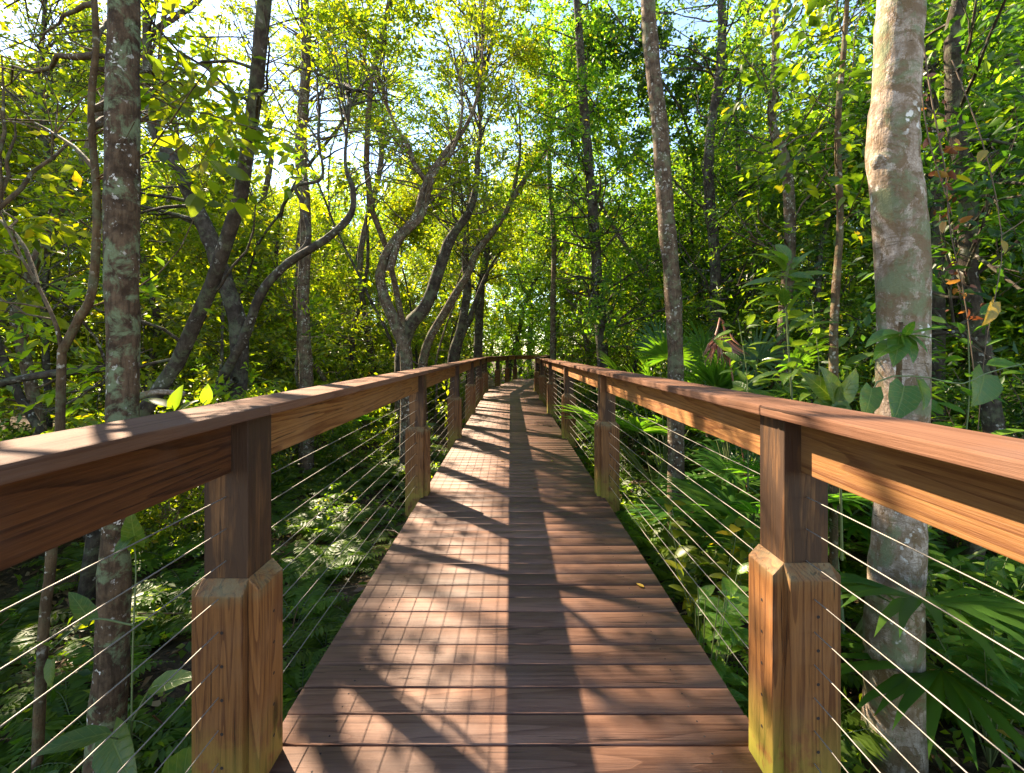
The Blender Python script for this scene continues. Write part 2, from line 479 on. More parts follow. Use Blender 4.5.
def canopy(rng, GB, GL, stems, blobs, leaf=.10, aspect=.2, k=10, slen=.42):
    """limbs from the stems into leafy masses; blobs: (centre, radii, limbs)"""
    allp = np.concatenate([s_[0] for s_ in stems])
    for c, r_, n in blobs:
        SP, SD = [np.array(c)], [np.array([0, 0, 1.0])]
        for _ in range(n):
            q = nrm(rng.normal(0, 1, 3)) * rng.random() ** .4; tgt = np.array(c) + q * np.array(r_)
            dist = np.linalg.norm(allp - tgt, axis=1) + 1.5 * np.maximum(0, allp[:, 2] - tgt[2] + .4)
            p0 = allp[np.argsort(dist)[min(int(abs(rng.normal(0, 3))), len(allp) - 1)]]
            L = np.linalg.norm(tgt - p0); t = np.linspace(0, 1, 8)[:, None]
            bp = p0 + (tgt - p0) * t + np.array([0, 0, .16]) * L * t * (1 - t) + rng.normal(0, .035 * L, (8, 3)) * t * (1.2 - t)
            if walk_hit(bp[1:]) > .25 and rng.random() < .88: continue
            tube(GB, bp, np.linspace(.008 + .006 * L, .004, 8), 5)
            for _s in range(7):
                j = rng.integers(3, 8); dd = nrm(nrm(bp[j] - bp[j - 1]) + rng.normal(0, .7, 3))
                sp_, sr = branchline(rng, bp[j], dd, rng.uniform(.35, .95), .006, 4, .1)
                if keep_mask(sp_[1:2], rng)[0] or rng.random() < .3: tube(GB, sp_, np.maximum(sr, .002), 3)
                for _k in range(5):
                    u = rng.uniform(.5, 1) * 3; m = min(int(u), 2)
                    SP.append(sp_[m] + (sp_[m + 1] - sp_[m]) * (u - m)); SD.append(nrm(dd + rng.normal(0, .7, 3)))
        sprays(GL, np.array(SP), np.array(SD), k, slen, leaf, rng, aspect)


# ------------------------------------------------------------------ box-like joinery
def box_mesh(name, x, y, z, mat, bevel=.004, chamfer=None):
    """box x=(x0,x1)...; chamfer=(axis sign) slopes the top towards +x"""
    bm = bmesh.new()
    vs = [bm.verts.new((x[i], y[j], z[k_])) for i in (0, 1) for j in (0, 1) for k_ in (0, 1)]
    for f in ((0, 1, 3, 2), (4, 6, 7, 5), (0, 4, 5, 1), (2, 3, 7, 6), (0, 2, 6, 4), (1, 5, 7, 3)):
        bm.faces.new([vs[i] for i in f])
    if chamfer:
        for v_ in (vs[5], vs[7]): v_.co.z -= chamfer
    bmesh.ops.recalc_face_normals(bm, faces=bm.faces)
    if bevel: bmesh.ops.bevel(bm, geom=list(bm.edges), offset=bevel, segments=2, affect='EDGES', profile=.6)
    me = bpy.data.meshes.new(name); bm.to_mesh(me); bm.free()
    me.materials.append(mat)
    return me


W = .148           # post side
TT = .040          # trim thickness
post_me = box_mesh('post', (-W / 2, W / 2), (-W / 2, W / 2), (GZ - .35, 1.236), M['pine_z'], .004)
trim_me = box_mesh('trim_board', (W / 2 + .001, W / 2 + TT), (-W / 2 - .004, W / 2 + .004), (-.16, .745), M['trim'], .004, chamfer=.043)
bm = bmesh.new(); bm.from_mesh(trim_me)
for zz in (.585, .475, .365, .255, .145):      # drilled holes for the cables
    r = bmesh.ops.create_circle(bm, cap_ends=True, segments=10, radius=.0055, matrix=Matrix.Translation((W / 2 + TT + .0012, .012, zz)) @ Matrix.Rotation(math.pi / 2, 4, 'Y'))
    for f in {f for v_ in r['verts'] for f in v_.link_faces}: f.material_index = 1
bm.to_mesh(trim_me); bm.free(); trim_me.materials.append(M['hole'])
trim_moss_me = trim_me.copy(); trim_moss_me.materials[0] = M['trim_moss']

CAB_Z = [.975 - .107 * i for i in range(9)]
BOARD_Z = (1.058, 1.236)
CAP_Z = (1.238, 1.274)


def board(name, p, q, width, z, mat, parent, bevel=.004, off=0.0):
    p, q = Vector((*p, 0)), Vector((*q, 0)); L = (q - p).length
    me = box_mesh(name, (-L / 2, L / 2), (-width / 2 + off, width / 2 + off), (z[0] - z[1], 0), mat, bevel)
    c = (p + q) / 2
    return link(name, me, parent, (c.x, c.y, z[1]), (0, 0, math.atan2(q.y - p.y, q.x - p.x)))


def railing(name, label, pts, stations, drop):
    """pts: corners of the line of posts; stations: list of post positions per segment; inner: -1/+1 side of the deck"""
    root = empty(name, (pts[0][0], 1.5, 0)); tag(root, label, 'railing', 'railings of the boardwalk')
    inv = Matrix.Translation((-pts[0][0], -1.5, 0))
    def adopt(o): o.location = inv @ o.location; return o
    for si, sts in enumerate(stations):
        a, b = Vector(pts[si]), Vector(pts[si + 1]); u = (b - a).normalized(); ang = math.atan2(u.y, u.x)
        L = (b - a).length
        pos = [a + u * t for t in sts]
        for c in pos:
            po = adopt(link('post', post_me, root, (c.x, c.y, 0), (0, 0, ang)))
            for kx in range(4):
                t = link('trim_board', trim_moss_me if drop > 0 and kx == 1 else trim_me, po, (0, 0, drop), (0, 0, kx * math.pi / 2))
        edges = ([0.0] if si else []) + list(sts) + ([L] if L - sts[-1] > .3 else [])
        for t0, t1 in zip(edges[:-1], edges[1:]):
            g0 = W / 2 + .001 if t0 in sts else .0; g1 = W / 2 + .001 if t1 in sts else 0.0
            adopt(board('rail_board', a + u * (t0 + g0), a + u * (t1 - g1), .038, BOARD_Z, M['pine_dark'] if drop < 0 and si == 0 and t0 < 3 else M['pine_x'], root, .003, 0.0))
            c0, c1 = a + u * (t0 + .0015), a + u * (t1 - .0015)
            adopt(board('cap_board', c0, c1, .225, (CAP_Z[0] + .003 * si, CAP_Z[1] + .003 * si), M['cap'], root, .006, .003))
        for z in CAB_Z:
            G = Geo(); p0, p1 = a, b
            tube(G, smooth_pts([(p0.x - pts[0][0], p0.y - 1.5, z), (p1.x - pts[0][0], p1.y - 1.5, z)], 3), .0019, 6)
            link('cable', G.mesh('cable', M['steel'], True), root)
    return root


S1 = [0.15, 3.18, 6.23, 9.28, 12.33, 15.38, 18.45]     # along Y from -1.6
railing('cable_railing', 'timber and steel cable railing in shade along the left edge of the boardwalk',
        [(-.952, -1.6), (-.952, 17.0), (.28, 25.0), (6.0, 28.2)],
        [S1, [2.6, 5.2, 7.9], [1.6, 3.2, 4.8, 6.3]], -.04)
railing('cable_railing', 'timber and steel cable railing with sunlit top board along the right edge of the boardwalk',
        [(.990, -1.6), (.990, 16.85), (1.95, 22.6), (7.0, 25.3)],
        [S1[:-1] + [18.3], [2.8, 5.6], [2.5, 5.3]], .012)

# ------------------------------------------------------------------ boardwalk deck
G = Geo()
rng = np.random.default_rng(3)


def plank(G, c, ang, length, width, z=0.0, th=.026):
    bvl = .004
    ca, sa = math.cos(ang), math.sin(ang)
    prof = [(-width / 2, -th), (-width / 2, -bvl), (-width / 2 + bvl, 0), (width / 2 - bvl, 0), (width / 2, -bvl), (width / 2, -th)]
    v = []
    for e in (-length / 2, length / 2):
        for (y_, z_) in prof: v.append((c[0] + e * ca - y_ * sa, c[1] + e * sa + y_ * ca, z + z_))
    f4 = [(i, i + 1, i + 7, i + 6) for i in range(5)] + [(5, 0, 6, 11)]
    G.add(v, [np.array(f4), np.array([(0, 5, 4, 3), (0, 3, 2, 1), (6, 7, 8, 9), (6, 9, 10, 11)])], 0)
    for e in (-1, 1):                        # screw heads
        for yy in (-.035, .035):
            ex = e * (length / 2 - .21); th_ = np.linspace(0, 2 * math.pi, 7)[:-1]
            ring = [(c[0] + (ex + .004 * math.cos(t)) * ca - (yy + .004 * math.sin(t)) * sa, c[1] + (ex + .004 * math.cos(t)) * sa + (yy + .004 * math.sin(t)) * ca, z + .0009) for t in th_]
            G.add(ring, [np.array([(0, 1, 2, 3), (0, 3, 4, 5)])], 1)


pitch, hw = .1435, .922
y = -1.7
while y < 17.0:
    plank(G, (.022 + rng.normal(0, .0015), y), rng.normal(0, .0006), 2 * hw, pitch - .0055, rng.normal(0, .0007)); y += pitch
for p0, p1, zz in (((.02, 17.0), (1.12, 23.9), -.004), ((.9, 23.6), (7.0, 27.0), -.008)):
    d = np.array(p1) - np.array(p0); L = np.linalg.norm(d); ang = math.atan2(d[1], d[0]) - math.pi / 2
    for t in np.arange(0, L, pitch):
        plank(G, np.array(p0) + d / L * t, ang, 2 * hw, pitch - .0055, zz)
tag(link('boardwalk', G.mesh('boardwalk', [M['deck'], M['hole']])), kind='structure')
G = Geo()
for x0 in (-.86, -.3, .33, .90):
    G.add([(x0 + a * .02, yy, zz) for yy in (-1.7, 17.1) for a in (-1, 1) for zz in (-.26, -.03)], [np.array([(0, 1, 3, 2), (4, 6, 7, 5), (0, 4, 5, 1), (2, 3, 7, 6), (0, 2, 6, 4), (1, 5, 7, 3)])])
tag(link('boardwalk_joists', G.mesh('boardwalk_joists', M['pine_x'])), kind='structure')

# ------------------------------------------------------------------ ground
G = Geo()
xs = np.concatenate([[-400, -150, -70], np.arange(-40, 40.1, .8), [70, 150, 400]])
ys = np.concatenate([[-100, -30], np.arange(-6, 60.1, .8), [100, 200, 600]])
X, Yg = np.meshgrid(xs, ys, indexing='ij')
Z = GZ + .22 * (vnoise(X * .55 + 50, Yg * .55 + 50) - .5) + .1 * (vnoise(X * 1.7 + 9, Yg * 1.7) - .5)
nx, ny = X.shape
i = np.arange(nx - 1)[:, None] * ny + np.arange(ny - 1)[None]
G.add(np.stack([X, Yg, Z], -1).reshape(-1, 3), [np.stack([i, i + ny, i + ny + 1, i + 1], -1).reshape(-1, 4)])
tag(link('ground', G.mesh('ground', M['soil'], True)), kind='structure')


def gz(x, y):
    return float(GZ + .22 * (vnoise(np.array([x * .55 + 50]), np.array([y * .55 + 50]))[0] - .5) + .1 * (vnoise(np.array([x * 1.7 + 9]), np.array([y * 1.7]))[0] - .5))


# leaf litter: dead leaves and sticks
rng = np.random.default_rng(17)
G = Geo()
N = 26000
b = np.stack([rng.uniform(-11, 11, N), 1.0 + 17 * rng.random(N) ** 1.3, np.zeros(N)], 1)
b = b[np.abs(b[:, 0]) > .7]
N = len(b)
b[:, 2] = GZ + .22 * (vnoise(b[:, 0] * .55 + 50, b[:, 1] * .55 + 50) - .5) + .1 * (vnoise(b[:, 0] * 1.7 + 9, b[:, 1] * 1.7) - .5) + .015
az = rng.uniform(0, 6.283, N)
d = nrm(np.stack([np.cos(az), np.sin(az), rng.normal(0.1, .25, N)], 1))
L = rng.uniform(.05, .13, N)
leaf_geo(G, b, d, nrm(np.array([0, 0, 1.0]) + rng.normal(0, .4, (N, 3))), L, L * .22)
for _ in range(900):
    p = b[rng.integers(N)]; a = rng.uniform(0, 6.28); l = rng.uniform(.2, .9)
    tube(G, [p + [0, 0, .01], p + [math.cos(a) * l / 2, math.sin(a) * l / 2, rng.uniform(0, .12)], p + [math.cos(a) * l, math.sin(a) * l, rng.uniform(0, .2)]], rng.uniform(.003, .009), 3)
tag(link('leaf_litter', G.mesh('leaf_litter', M['dead_leaf'])), 'brown fallen leaves and sticks covering the forest floor', 'leaf litter', kind='stuff')


# ------------------------------------------------------------------ hero trees placed from the photograph
def stem_px(pl, Y, w_px, n=26):
    """pl: [(px,py) or (px,py,Y)] -> smooth world polyline and radii (w_px widths in pixels, per point or a pair)"""
    pts = [P(a[0], a[1], a[2] if len(a) > 2 else Y) for a in pl]
    pts = smooth_pts(pts, n)
    w = np.interp(np.linspace(0, 1, n), np.linspace(0, 1, len(w_px)), w_px)
    return pts, w / 2 * Y / F * np.cos(np.arctan(pts[:, 0] / pts[:, 1]))


def to_ground(pl, Y):
    """a foot on the forest floor below the first point"""
    x, y, z = P(pl[0][0], pl[0][1], Y)
    py = HY + (EYE - gz(x, y) + .1) * F / Y
    return ([(pl[0][0], py)] + list(pl)) if py > pl[0][1] + 4 else list(pl)


def hero(name, label, stems, barkmat, leafmat, grow_args=None, group=None, leaf=(.09, .19), k=9, slen=.38, seed=1, cat='tree', sides=14, fine=False, extra=None, rough=.22, blobs=None):
    rng = np.random.default_rng(seed)
    GB, GL = Geo(), Geo()
    for pts, rad in stems: tube(GB, pts, rad, sides, rough, rng)
    SP = None
    if grow_args:
        idx = grow_args.pop('only', range(len(stems)))
        SP, SD = grow(rng, [stems[i] for i in idx], GB, **grow_args)
        if len(SP): sprays(GL, SP, SD, k, slen, leaf[0], rng, leaf[1], fine=fine)
    if extra: extra(rng, GB, GL)
    if blobs: canopy(rng, GB, GL, stems, blobs, leaf[0], leaf[1])
    base = stems[0][0][0]
    root = empty(name, tuple(base)); tag(root, label, cat, group)
    link('trunk', GB.mesh('trunk', barkmat, True, base), root)
    if GL.n: link('crown', GL.mesh('crown', leafmat, False, base), root)
    return root


GT = 'trees beside the boardwalk'
# near left lichen trunk
pl = [(103, 800), (112, 660), (115, 560), (121, 470), (123, 380), (122, 220), (123, 60), (124, -160), (126, -520), (122, -900)]
hero('lichen_tree', 'thick dark trunk blotched with white lichen rising close behind the left railing',
     [stem_px(to_ground(pl, 2.35), 2.35, [62, 50, 36, 33, 34, 36, 36, 35, 34, 30, 24], 60)], M['bark_lichen'], M['leaf_left'],
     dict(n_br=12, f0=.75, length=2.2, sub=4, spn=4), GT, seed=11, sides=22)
# thin forked sapling left of it
a = stem_px(to_ground([(36, 790), (43, 640), (51, 560), (59, 450), (62, 350)], 2.5), 2.5, [16, 14, 13, 13, 12, 11], 30)
b_ = stem_px([(62, 352), (78, 320), (92, 292), (97, 210), (91, 110), (96, 40), (90, -60), (84, -200)], 2.5, [11, 11, 10, 9, 8, 7, 5], 36)
c_ = stem_px([(62, 352), (56, 325), (40, 290, 2.6), (18, 250, 2.7), (-10, 190, 2.8)], 2.5, [6, 5, 4, 3], 14)
hero('sapling', 'thin spotted sapling forking beside the thick lichen trunk at far left', [a, b_, c_], M['bark_brown'], M['leaf_left'],
     dict(n_br=26, f0=.15, length=1.3, sub=5, spn=3, only=[1, 2], bias=(-.3, .5, 0)), GT, leaf=(.125, .23), k=7, slen=.34, seed=12, sides=10, fine=True, blobs=[(P(20, 190, 3.2), (.6, .5, .6), 8), (P(165, 90, 3.5), (.6, .5, .55), 8), (P(30, 40, 3.3), (.7, .5, .5), 8)])
# leaning tree with a big curved limb
a = stem_px(to_ground([(238, 410), (239, 335), (229, 292), (216, 256), (204, 225), (180, 172), (156, 132), (148, 80), (145, -40)], 6.0), 6.0, [24, 20, 19, 18, 18, 17, 15, 11, 6], 44)
b_ = stem_px([(236, 380), (216, 392, 5.8), (243, 340, 5.7), (262, 292, 5.6), (290, 262, 5.6), (325, 240, 5.5), (350, 216, 5.5), (353, 190, 5.5), (345, 160, 5.5), (352, 90, 5.4)], 5.6, [8, 11, 11, 10, 9, 8, 7, 5.5, 3.5, 1.5], 44)
c_ = stem_px([(290, 262, 5.6), (308, 240, 5.6), (303, 205, 5.6), (296, 186, 5.6), (322, 178, 5.6), (318, 140, 5.6)], 5.6, [6, 5, 4, 4, 3, 2], 22)
hero('leaning_tree', 'leaning grey tree with a long curved bare limb, left of the boardwalk', [a, b_, c_], M['bark_dark'], M['leaf_left'],
     dict(n_br=13, f0=.35, length=1.7, sub=4, spn=4), GT, seed=13, blobs=[(P(215, 40, 6.3), (2.1, 1.5, 1.6), 44), (P(340, 110, 6.2), (1.1, 1.2, 1.3), 22), (P(90, 120, 6.6), (1.6, 1.4, 1.6), 16)])
a = stem_px(to_ground([(48, 400), (44, 300), (52, 200), (40, 90), (46, -20), (40, -150)], 8.6), 8.6, [10, 9, 8, 7, 5, 3], 30)
hero('slim_tree', 'thin leafy tree crowded behind the spotted sapling at far left', [a], M['bark_dark'], M['leaf_left'],
     dict(n_br=24, f0=.25, length=1.8, sub=5, spn=4), GT, seed=33, blobs=[(P(40, 60, 8.8), (2.4, 1.5, 1.9), 56), (P(60, 220, 8.6), (1.8, 1.2, 1.4), 16), (P(120, 20, 9.5), (1.8, 1.4, 1.7), 34)])
a = stem_px(to_ground([(306, 380), (303, 300), (306, 220), (300, 150), (306, 60), (302, -60)], 9.0), 9.0, [16, 14, 12, 11, 10, 7], 30)
hero('slim_tree', 'slim pale trunk standing behind the curved limb of the leaning tree', [a], M['bark_grey'], M['leaf_left'],
     dict(n_br=26, f0=.35, length=2.0, sub=5, spn=4), GT, seed=14, blobs=[(P(300, 60, 9.5), (2.4, 2, 2.4), 48)])


def C8(*q): return [(360 + .3106 * x, 130 + .3106 * y) for x, y in q]


for (px, Y_, sd, lab) in ((262, 14.0, 41, 'tall leafy tree far behind the curved limb of the leaning tree'), (372, 17.0, 42, 'tall leafy tree far behind the grey twisted tree'), (168, 12.5, 43, 'tall leafy tree showing just right of the thick lichen trunk, farther back')):
    a = stem_px(to_ground([(px, 360), (px - 12, 260), (px + 10, 150), (px - 8, 50), (px + 10, -60)], Y_), Y_, [8, 7, 6, 4.5, 2], 30)
    hero('tall_tree', lab, [a], M['bark_grey'], M['leaf_left'], dict(n_br=26, f0=.3, length=2.4, sub=5, spn=4), GT, seed=sd, leaf=(.14, .22),
         blobs=[(P(px, 60, Y_), (3.2, 2.4, 2.4), 56), (P(px + 30, 130, Y_ + 1), (2.8, 2, 2), 22), (P(px - 60, 40, Y_ + .5), (2.4, 2, 2.4), 36)])
# twisted multi-stem tree in the centre left
s = [stem_px(to_ground(C8((150, 760), (120, 640), (75, 530), (68, 450), (110, 360), (180, 280), (213, 170), (270, 80), (340, -10), (380, -120), (400, -300)), 9.0), 9.0, [15, 13, 12, 11, 10, 9, 8, 6.5, 4.5, 3, 1.5], 48),
     stem_px(C8((95, 455), (130, 350), (200, 275), (235, 150), (300, 60), (330, -80), (300, -260)), 8.9, [8, 7, 6.5, 5, 3, 1.2], 30),
     stem_px(C8((214, 168), (176, 110), (150, 40), (110, -20), (60, -160)), 9.0, [6, 5, 3, 1.2], 24)]
hero('twisted_tree', 'grey twisted tree with several bare winding stems leaning right beside the left railing', s, M['bark_grey'], M['leaf_left'],
     dict(n_br=14, f0=.35, length=2.0, sub=5, spn=3), GT, seed=15, sides=12, leaf=(.115, .2), blobs=[(P(410, 30, 9.0), (2.2, 1.8, 1.9), 44), (P(350, 150, 9.2), (1.3, 1.3, 1.4), 14), (P(470, 110, 9.3), (.9, 1.2, 1.6), 12)])
s = [stem_px(to_ground(C8((140, 690), (215, 560), (262, 430), (292, 350), (345, 272), (372, 190), (380, 80), (388, 0), (380, -180)), 10.5), 10.5, [17, 15, 13, 11, 9, 7, 5, 3, 1.5], 44)]
hero('dark_tree', 'dark winding trunk rising to the right just behind the grey twisted tree', s, M['bark_dark'], M['leaf_left'],
     dict(n_br=16, f0=.45, length=1.8, sub=4, spn=3), GT, seed=16, sides=12, leaf=(.12, .2), blobs=[(P(470, 20, 10.8), (1.7, 1.6, 2.2), 36), (P(440, 190, 11), (1.0, 1.2, 1.5), 12)])
s = [stem_px(to_ground(C8((205, 730), (290, 560), (350, 460), (372, 400), (440, 312), (480, 240), (508, 130), (516, 40), (510, -120)), 13.0), 13.0, [10, 9, 8, 7, 6, 5, 3.5, 2.2, 1], 40),
     stem_px(C8((482, 238), (530, 160), (570, 105), (620, 40)), 13.0, [6, 5, 3, 2], 16)]
hero('bare_forked_tree', 'slender tree with a bare fork against the sky above the bend', s, M['bark_grey'], M['leaf_left'],
     dict(n_br=5, f0=.7, length=1.3, sub=4, spn=1), GT, seed=17, sides=10, leaf=(.13, .2), blobs=[(P(500, 95, 13), (1.2, 1.5, 1.6), 10), (P(455, 230, 13.5), (1.1, 1.4, 1.8), 14)])
s = [stem_px(to_ground(C8((300, 750), (322, 650), (345, 520), (338, 400), (352, 250), (340, 60)), 15.0), 15.0, [13, 12, 9, 8, 6, 4], 30),
     stem_px(C8((312, 700), (355, 600), (400, 480), (450, 390)), 15.0, [7, 6, 4, 2], 18)]
hero('dark_tree', 'dark forked trunk just left of the far bend of the railing', s, M['bark_dark'], M['leaf_left'],
     dict(n_br=14, f0=.45, length=2.4, sub=5, spn=4), GT, seed=18, sides=10, leaf=(.14, .2), blobs=[(P(440, 150, 15.5), (2.4, 2, 3.2), 26)])
s = [stem_px(to_ground(C8((380, 740), (384, 600), (392, 490), (410, 380), (400, 200)), 18.5), 18.5, [12, 10, 8, 6, 4], 26)]
hero('dark_tree', 'straight dark trunk standing right at the far bend of the left railing', s, M['bark_dark'], M['leaf_left'],
     dict(n_br=16, f0=.5, length=2.6, sub=5, spn=4), GT, seed=19, sides=10, leaf=(.15, .2), blobs=[(P(478, 190, 19), (1.9, 2, 3.0), 24)])

# right side
a = stem_px(to_ground([(676, 385), (675, 330), (671, 270), (664, 190), (658, 110), (652, 60), (648, 0), (640, -90), (652, -260), (645, -420)], 5.5), 5.5, [19, 17, 17, 17, 17, 16, 15, 13, 11, 8], 50)
hero('spotted_tree', 'slim straight trunk with pale lichen spots behind the right railing', [a], M['bark_grey'], M['leaf_right'],
     dict(n_br=18, f0=.80, length=1.9, sub=5, spn=5), GT, seed=21, sides=18)
pl = [(893, 800), (893, 640), (898, 540), (902, 420), (903, 320), (900, 230), (893, 165), (894, 110), (897, 60), (902, -40), (908, -260), (900, -700)]


def knot(rng, GB, GL):
    for (px, py, r) in ((876, 162, .038),):
        c = np.array(P(px, py, 2.74)); pts = [c + [.08, 0, .16], c + [.035, -.005, .08], c + [.012, -.01, .03], c + [0, -.01, -.01], c + [.02, -.005, -.05], c + [.09, 0, -.11]]
        tube(GB, smooth_pts(pts, 12), np.array([.01, .4, .62, .8, .95, 1, 1, .98, .9, .7, .45, .05]) * r, 12, .15, rng)


hero('pale_tree', 'thick pale trunk with brown patches and a knot, close behind the right railing',
     [stem_px(to_ground(pl, 2.75), 2.75, [70, 62, 57, 55, 56, 58, 57, 55, 51, 51, 51, 48, 36], 70)], M['bark_pale'], M['leaf_right'],
     dict(n_br=12, f0=.78, length=2.4, sub=5, spn=4), GT, seed=22, sides=26, extra=knot, rough=.09)
a = stem_px(to_ground([(603, 372), (600, 320), (597, 270), (592, 200), (585, 120), (577, 0), (570, -150)], 11.0), 11.0, [12, 12, 11, 10, 10, 8, 6], 40)
hero('leafy_tree', 'dark trunk thickly wrapped in small leaves, right of the walkway bend', [a], M['bark_dark'], M['leaf_right'],
     dict(n_br=80, f0=.16, length=1.9, sub=5, spn=6, el=(-.6, .6)), GT, seed=23, leaf=(.095, .26), blobs=[(P(560, 90, 11.5), (1.6, 1.6, 2.2), 18)])
a = stem_px(to_ground([(553, 360), (553, 300), (554, 240), (549, 160), (552, 60)], 14.5), 14.5, [6, 6, 5, 5, 4], 24)
hero('slim_tree', 'thin straight pole like trunk beyond the right railing near the bend', [a], M['bark_grey'], M['leaf_right'],
     dict(n_br=40, f0=.45, length=2.0, sub=5, spn=4), GT, seed=24, sides=9)
a = stem_px(to_ground([(781, 420), (783, 330), (790, 250), (787, 170), (772, 120), (776, 40), (770, -100)], 7.0), 7.0, [15, 14, 13, 12, 10, 8, 6], 34)
hero('leafy_tree', 'dark trunk with pale patch half hidden by leaves between the two right hand trunks', [a], M['bark_grey'], M['leaf_right'],
     dict(n_br=34, f0=.35, length=1.8, sub=5, spn=4), GT, seed=25)
a = stem_px(to_ground([(834, 385), (834, 325), (837, 275), (840, 220), (838, 120), (846, 20), (850, -120)], 4.0), 4.0, [10, 10, 9, 8, 7, 6, 4], 34)
hero('sapling', 'thin tan sapling left of the thick pale trunk', [a], M['bark_brown'], M['leaf_right'],
     dict(n_br=16, f0=.45, length=1.1, sub=4, spn=3, bias=(-.3, .4, 0)), GT, seed=26, leaf=(.12, .22), k=7, fine=True)
a = stem_px(to_ground([(938, 300), (936, 160), (930, 60), (938, -40), (930, -200)], 6.2), 6.2, [16, 15, 14, 12, 9], 30)
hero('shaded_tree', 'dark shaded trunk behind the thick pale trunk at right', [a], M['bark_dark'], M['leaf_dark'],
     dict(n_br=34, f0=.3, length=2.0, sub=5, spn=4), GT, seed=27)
a = stem_px(to_ground([(712, 400), (716, 280), (708, 160), (722, 40), (716, -120)], 9.0), 9.0, [13, 12, 11, 9, 7], 30)
hero('leafy_tree', 'mid green leafy tree just right of the slim spotted trunk', [a], M['bark_dark'], M['leaf_right'],
     dict(n_br=54, f0=.3, length=2.3, sub=5, spn=5), GT, seed=28)

# ------------------------------------------------------------------ woods behind: unique crowns on the left (sun side), shared ones elsewhere
def rand_stem(rng, base, h, r, lean=.12, n=16):
    pts = [np.array(base, float)]; d = nrm(np.array([rng.normal(0, lean), rng.normal(0, lean), 1.0]))
    for _ in range(n - 1):
        d = nrm(d + np.array([*rng.normal(0, .15, 2), .06])); pts.append(pts[-1] + d * h / (n - 1))
    return np.array(pts), r * np.linspace(1.15, .3, n) ** .8


def wood_tree(rng, base, h, r, n_br, f0, length, k=9, slen=.4, leaf=.09, aspect=.2, corridor=True, sub=5, spn=4):
    GB, GL = Geo(), Geo()
    st = rand_stem(rng, base, h, r)
    tube(GB, st[0], st[1], 9, .2, rng)
    SP, SD = grow(rng, [st], GB, n_br, f0, length, sub=sub, spn=spn, clear=corridor, el=(-.3, .8))
    sprays(GL, SP, SD, k, slen, leaf, rng, aspect, corridor=corridor)
    return GB, GL


def put_tree(name, label, group, base, GB, GL, bm_, lm_):
    root = empty(name, tuple(base)); tag(root, label, 'tree', group)
    link('trunk', GB.mesh('trunk', bm_, True, base), root); link('crown', GL.mesh('crown', lm_, False, base), root)
    return root


def scatter(rng, n, xr, yr, dmin, taken, clear):
    out = []
    for _ in range(n * 60):
        if len(out) >= n: break
        x, y_ = rng.uniform(*xr), rng.uniform(*yr)
        if abs(x - float(path_x(np.array([y_]))[0])) < clear or math.hypot(x, y_) < 2.2: continue
        if any((x - a) ** 2 + (y_ - b) ** 2 < dmin ** 2 for a, b in taken): continue
        out.append((x, y_)); taken.append((x, y_))
    return out


rng = np.random.default_rng(101)
taken = []
for (x, y_) in scatter(rng, 14, (-7, -2.2), (9, 25), 1.4, taken, 2.0) + scatter(rng, 18, (-20, -6), (11, 28), 1.6, taken, 2.4) + scatter(rng, 34, (-15, -2.6), (3.8, 27), 1.3, taken, 2.4):
    far = math.hypot(x, y_) > 11
    base = (x, y_, gz(x, y_) - .05); h = rng.uniform(8, 13) if x > -8 or y_ < 11 else rng.uniform(11, 15.5)
    if .3 < y_ + 1.055 * x < 7.0: h = min(h, max(2.4, (-x - 1.5) / KX + .6))
    GB, GL = wood_tree(rng, base, h, rng.uniform(.035, .085) * min(1, h / 7), int(h * 5.6), .12, rng.uniform(1.6, 2.4), leaf=(.135 if far else .105) * rng.uniform(.85, 1.25), aspect=rng.uniform(.16, .26), sub=6, spn=5, k=11, slen=.46)
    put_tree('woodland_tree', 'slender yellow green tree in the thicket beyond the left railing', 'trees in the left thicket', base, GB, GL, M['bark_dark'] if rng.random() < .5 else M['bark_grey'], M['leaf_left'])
taken = [(2.03, 5.5), (2.36, 2.75)]
for (x, y_) in scatter(rng, 10, (2.6, 8), (8, 24), 1.6, taken, 2.2) + scatter(rng, 34, (3.4, 16), (3.4, 27), 1.5, taken, 2.6):
    far = math.hypot(x, y_) > 11
    base = (x, y_, gz(x, y_) - .05); h = rng.uniform(7, 13)
    GB, GL = wood_tree(rng, base, h, rng.uniform(.04, .09), int(h * 5.8), .10, rng.uniform(1.6, 2.4), leaf=(.13 if far else .10) * rng.uniform(.8, 1.25), aspect=rng.uniform(.18, .32), sub=6, spn=5, k=10, slen=.42)
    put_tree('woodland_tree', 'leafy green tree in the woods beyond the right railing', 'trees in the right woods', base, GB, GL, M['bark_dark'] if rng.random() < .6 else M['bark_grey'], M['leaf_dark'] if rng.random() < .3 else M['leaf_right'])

far_protos = []
for i in range(3):
    GB, GL = wood_tree(rng, (0, 0, 0), rng.uniform(11, 15), rng.uniform(.13, .18), 58, .05, 3.0, k=8, slen=.8, leaf=.22, aspect=.23, corridor=False, sub=5, spn=3)
    far_protos.append((GB.mesh('trunk', M['bark_dark'], True), GL.mesh('crown', M['leaf_far'])))


def put_copy(name, label, cat, group, protos_, rng, x, y_, smin, smax, parts):
    if name == 'distant_tree' and any(-15 < x + KX * z < 4.5 and -3 < y_ - KY * z < 15 for z in range(3, 16)): return   # the sun reaches the walk here
    r = empty(name, (x, y_, gz(x, y_) - .06), rng.uniform(0, 6.28)); s_ = rng.uniform(smin, smax); r.scale = (s_, s_, s_ * rng.uniform(.9, 1.1))
    tag(r, label, cat, group)
    pr = protos_[rng.integers(len(protos_))]
    for nm, me in zip(parts, pr): link(nm, me, r)
    return r


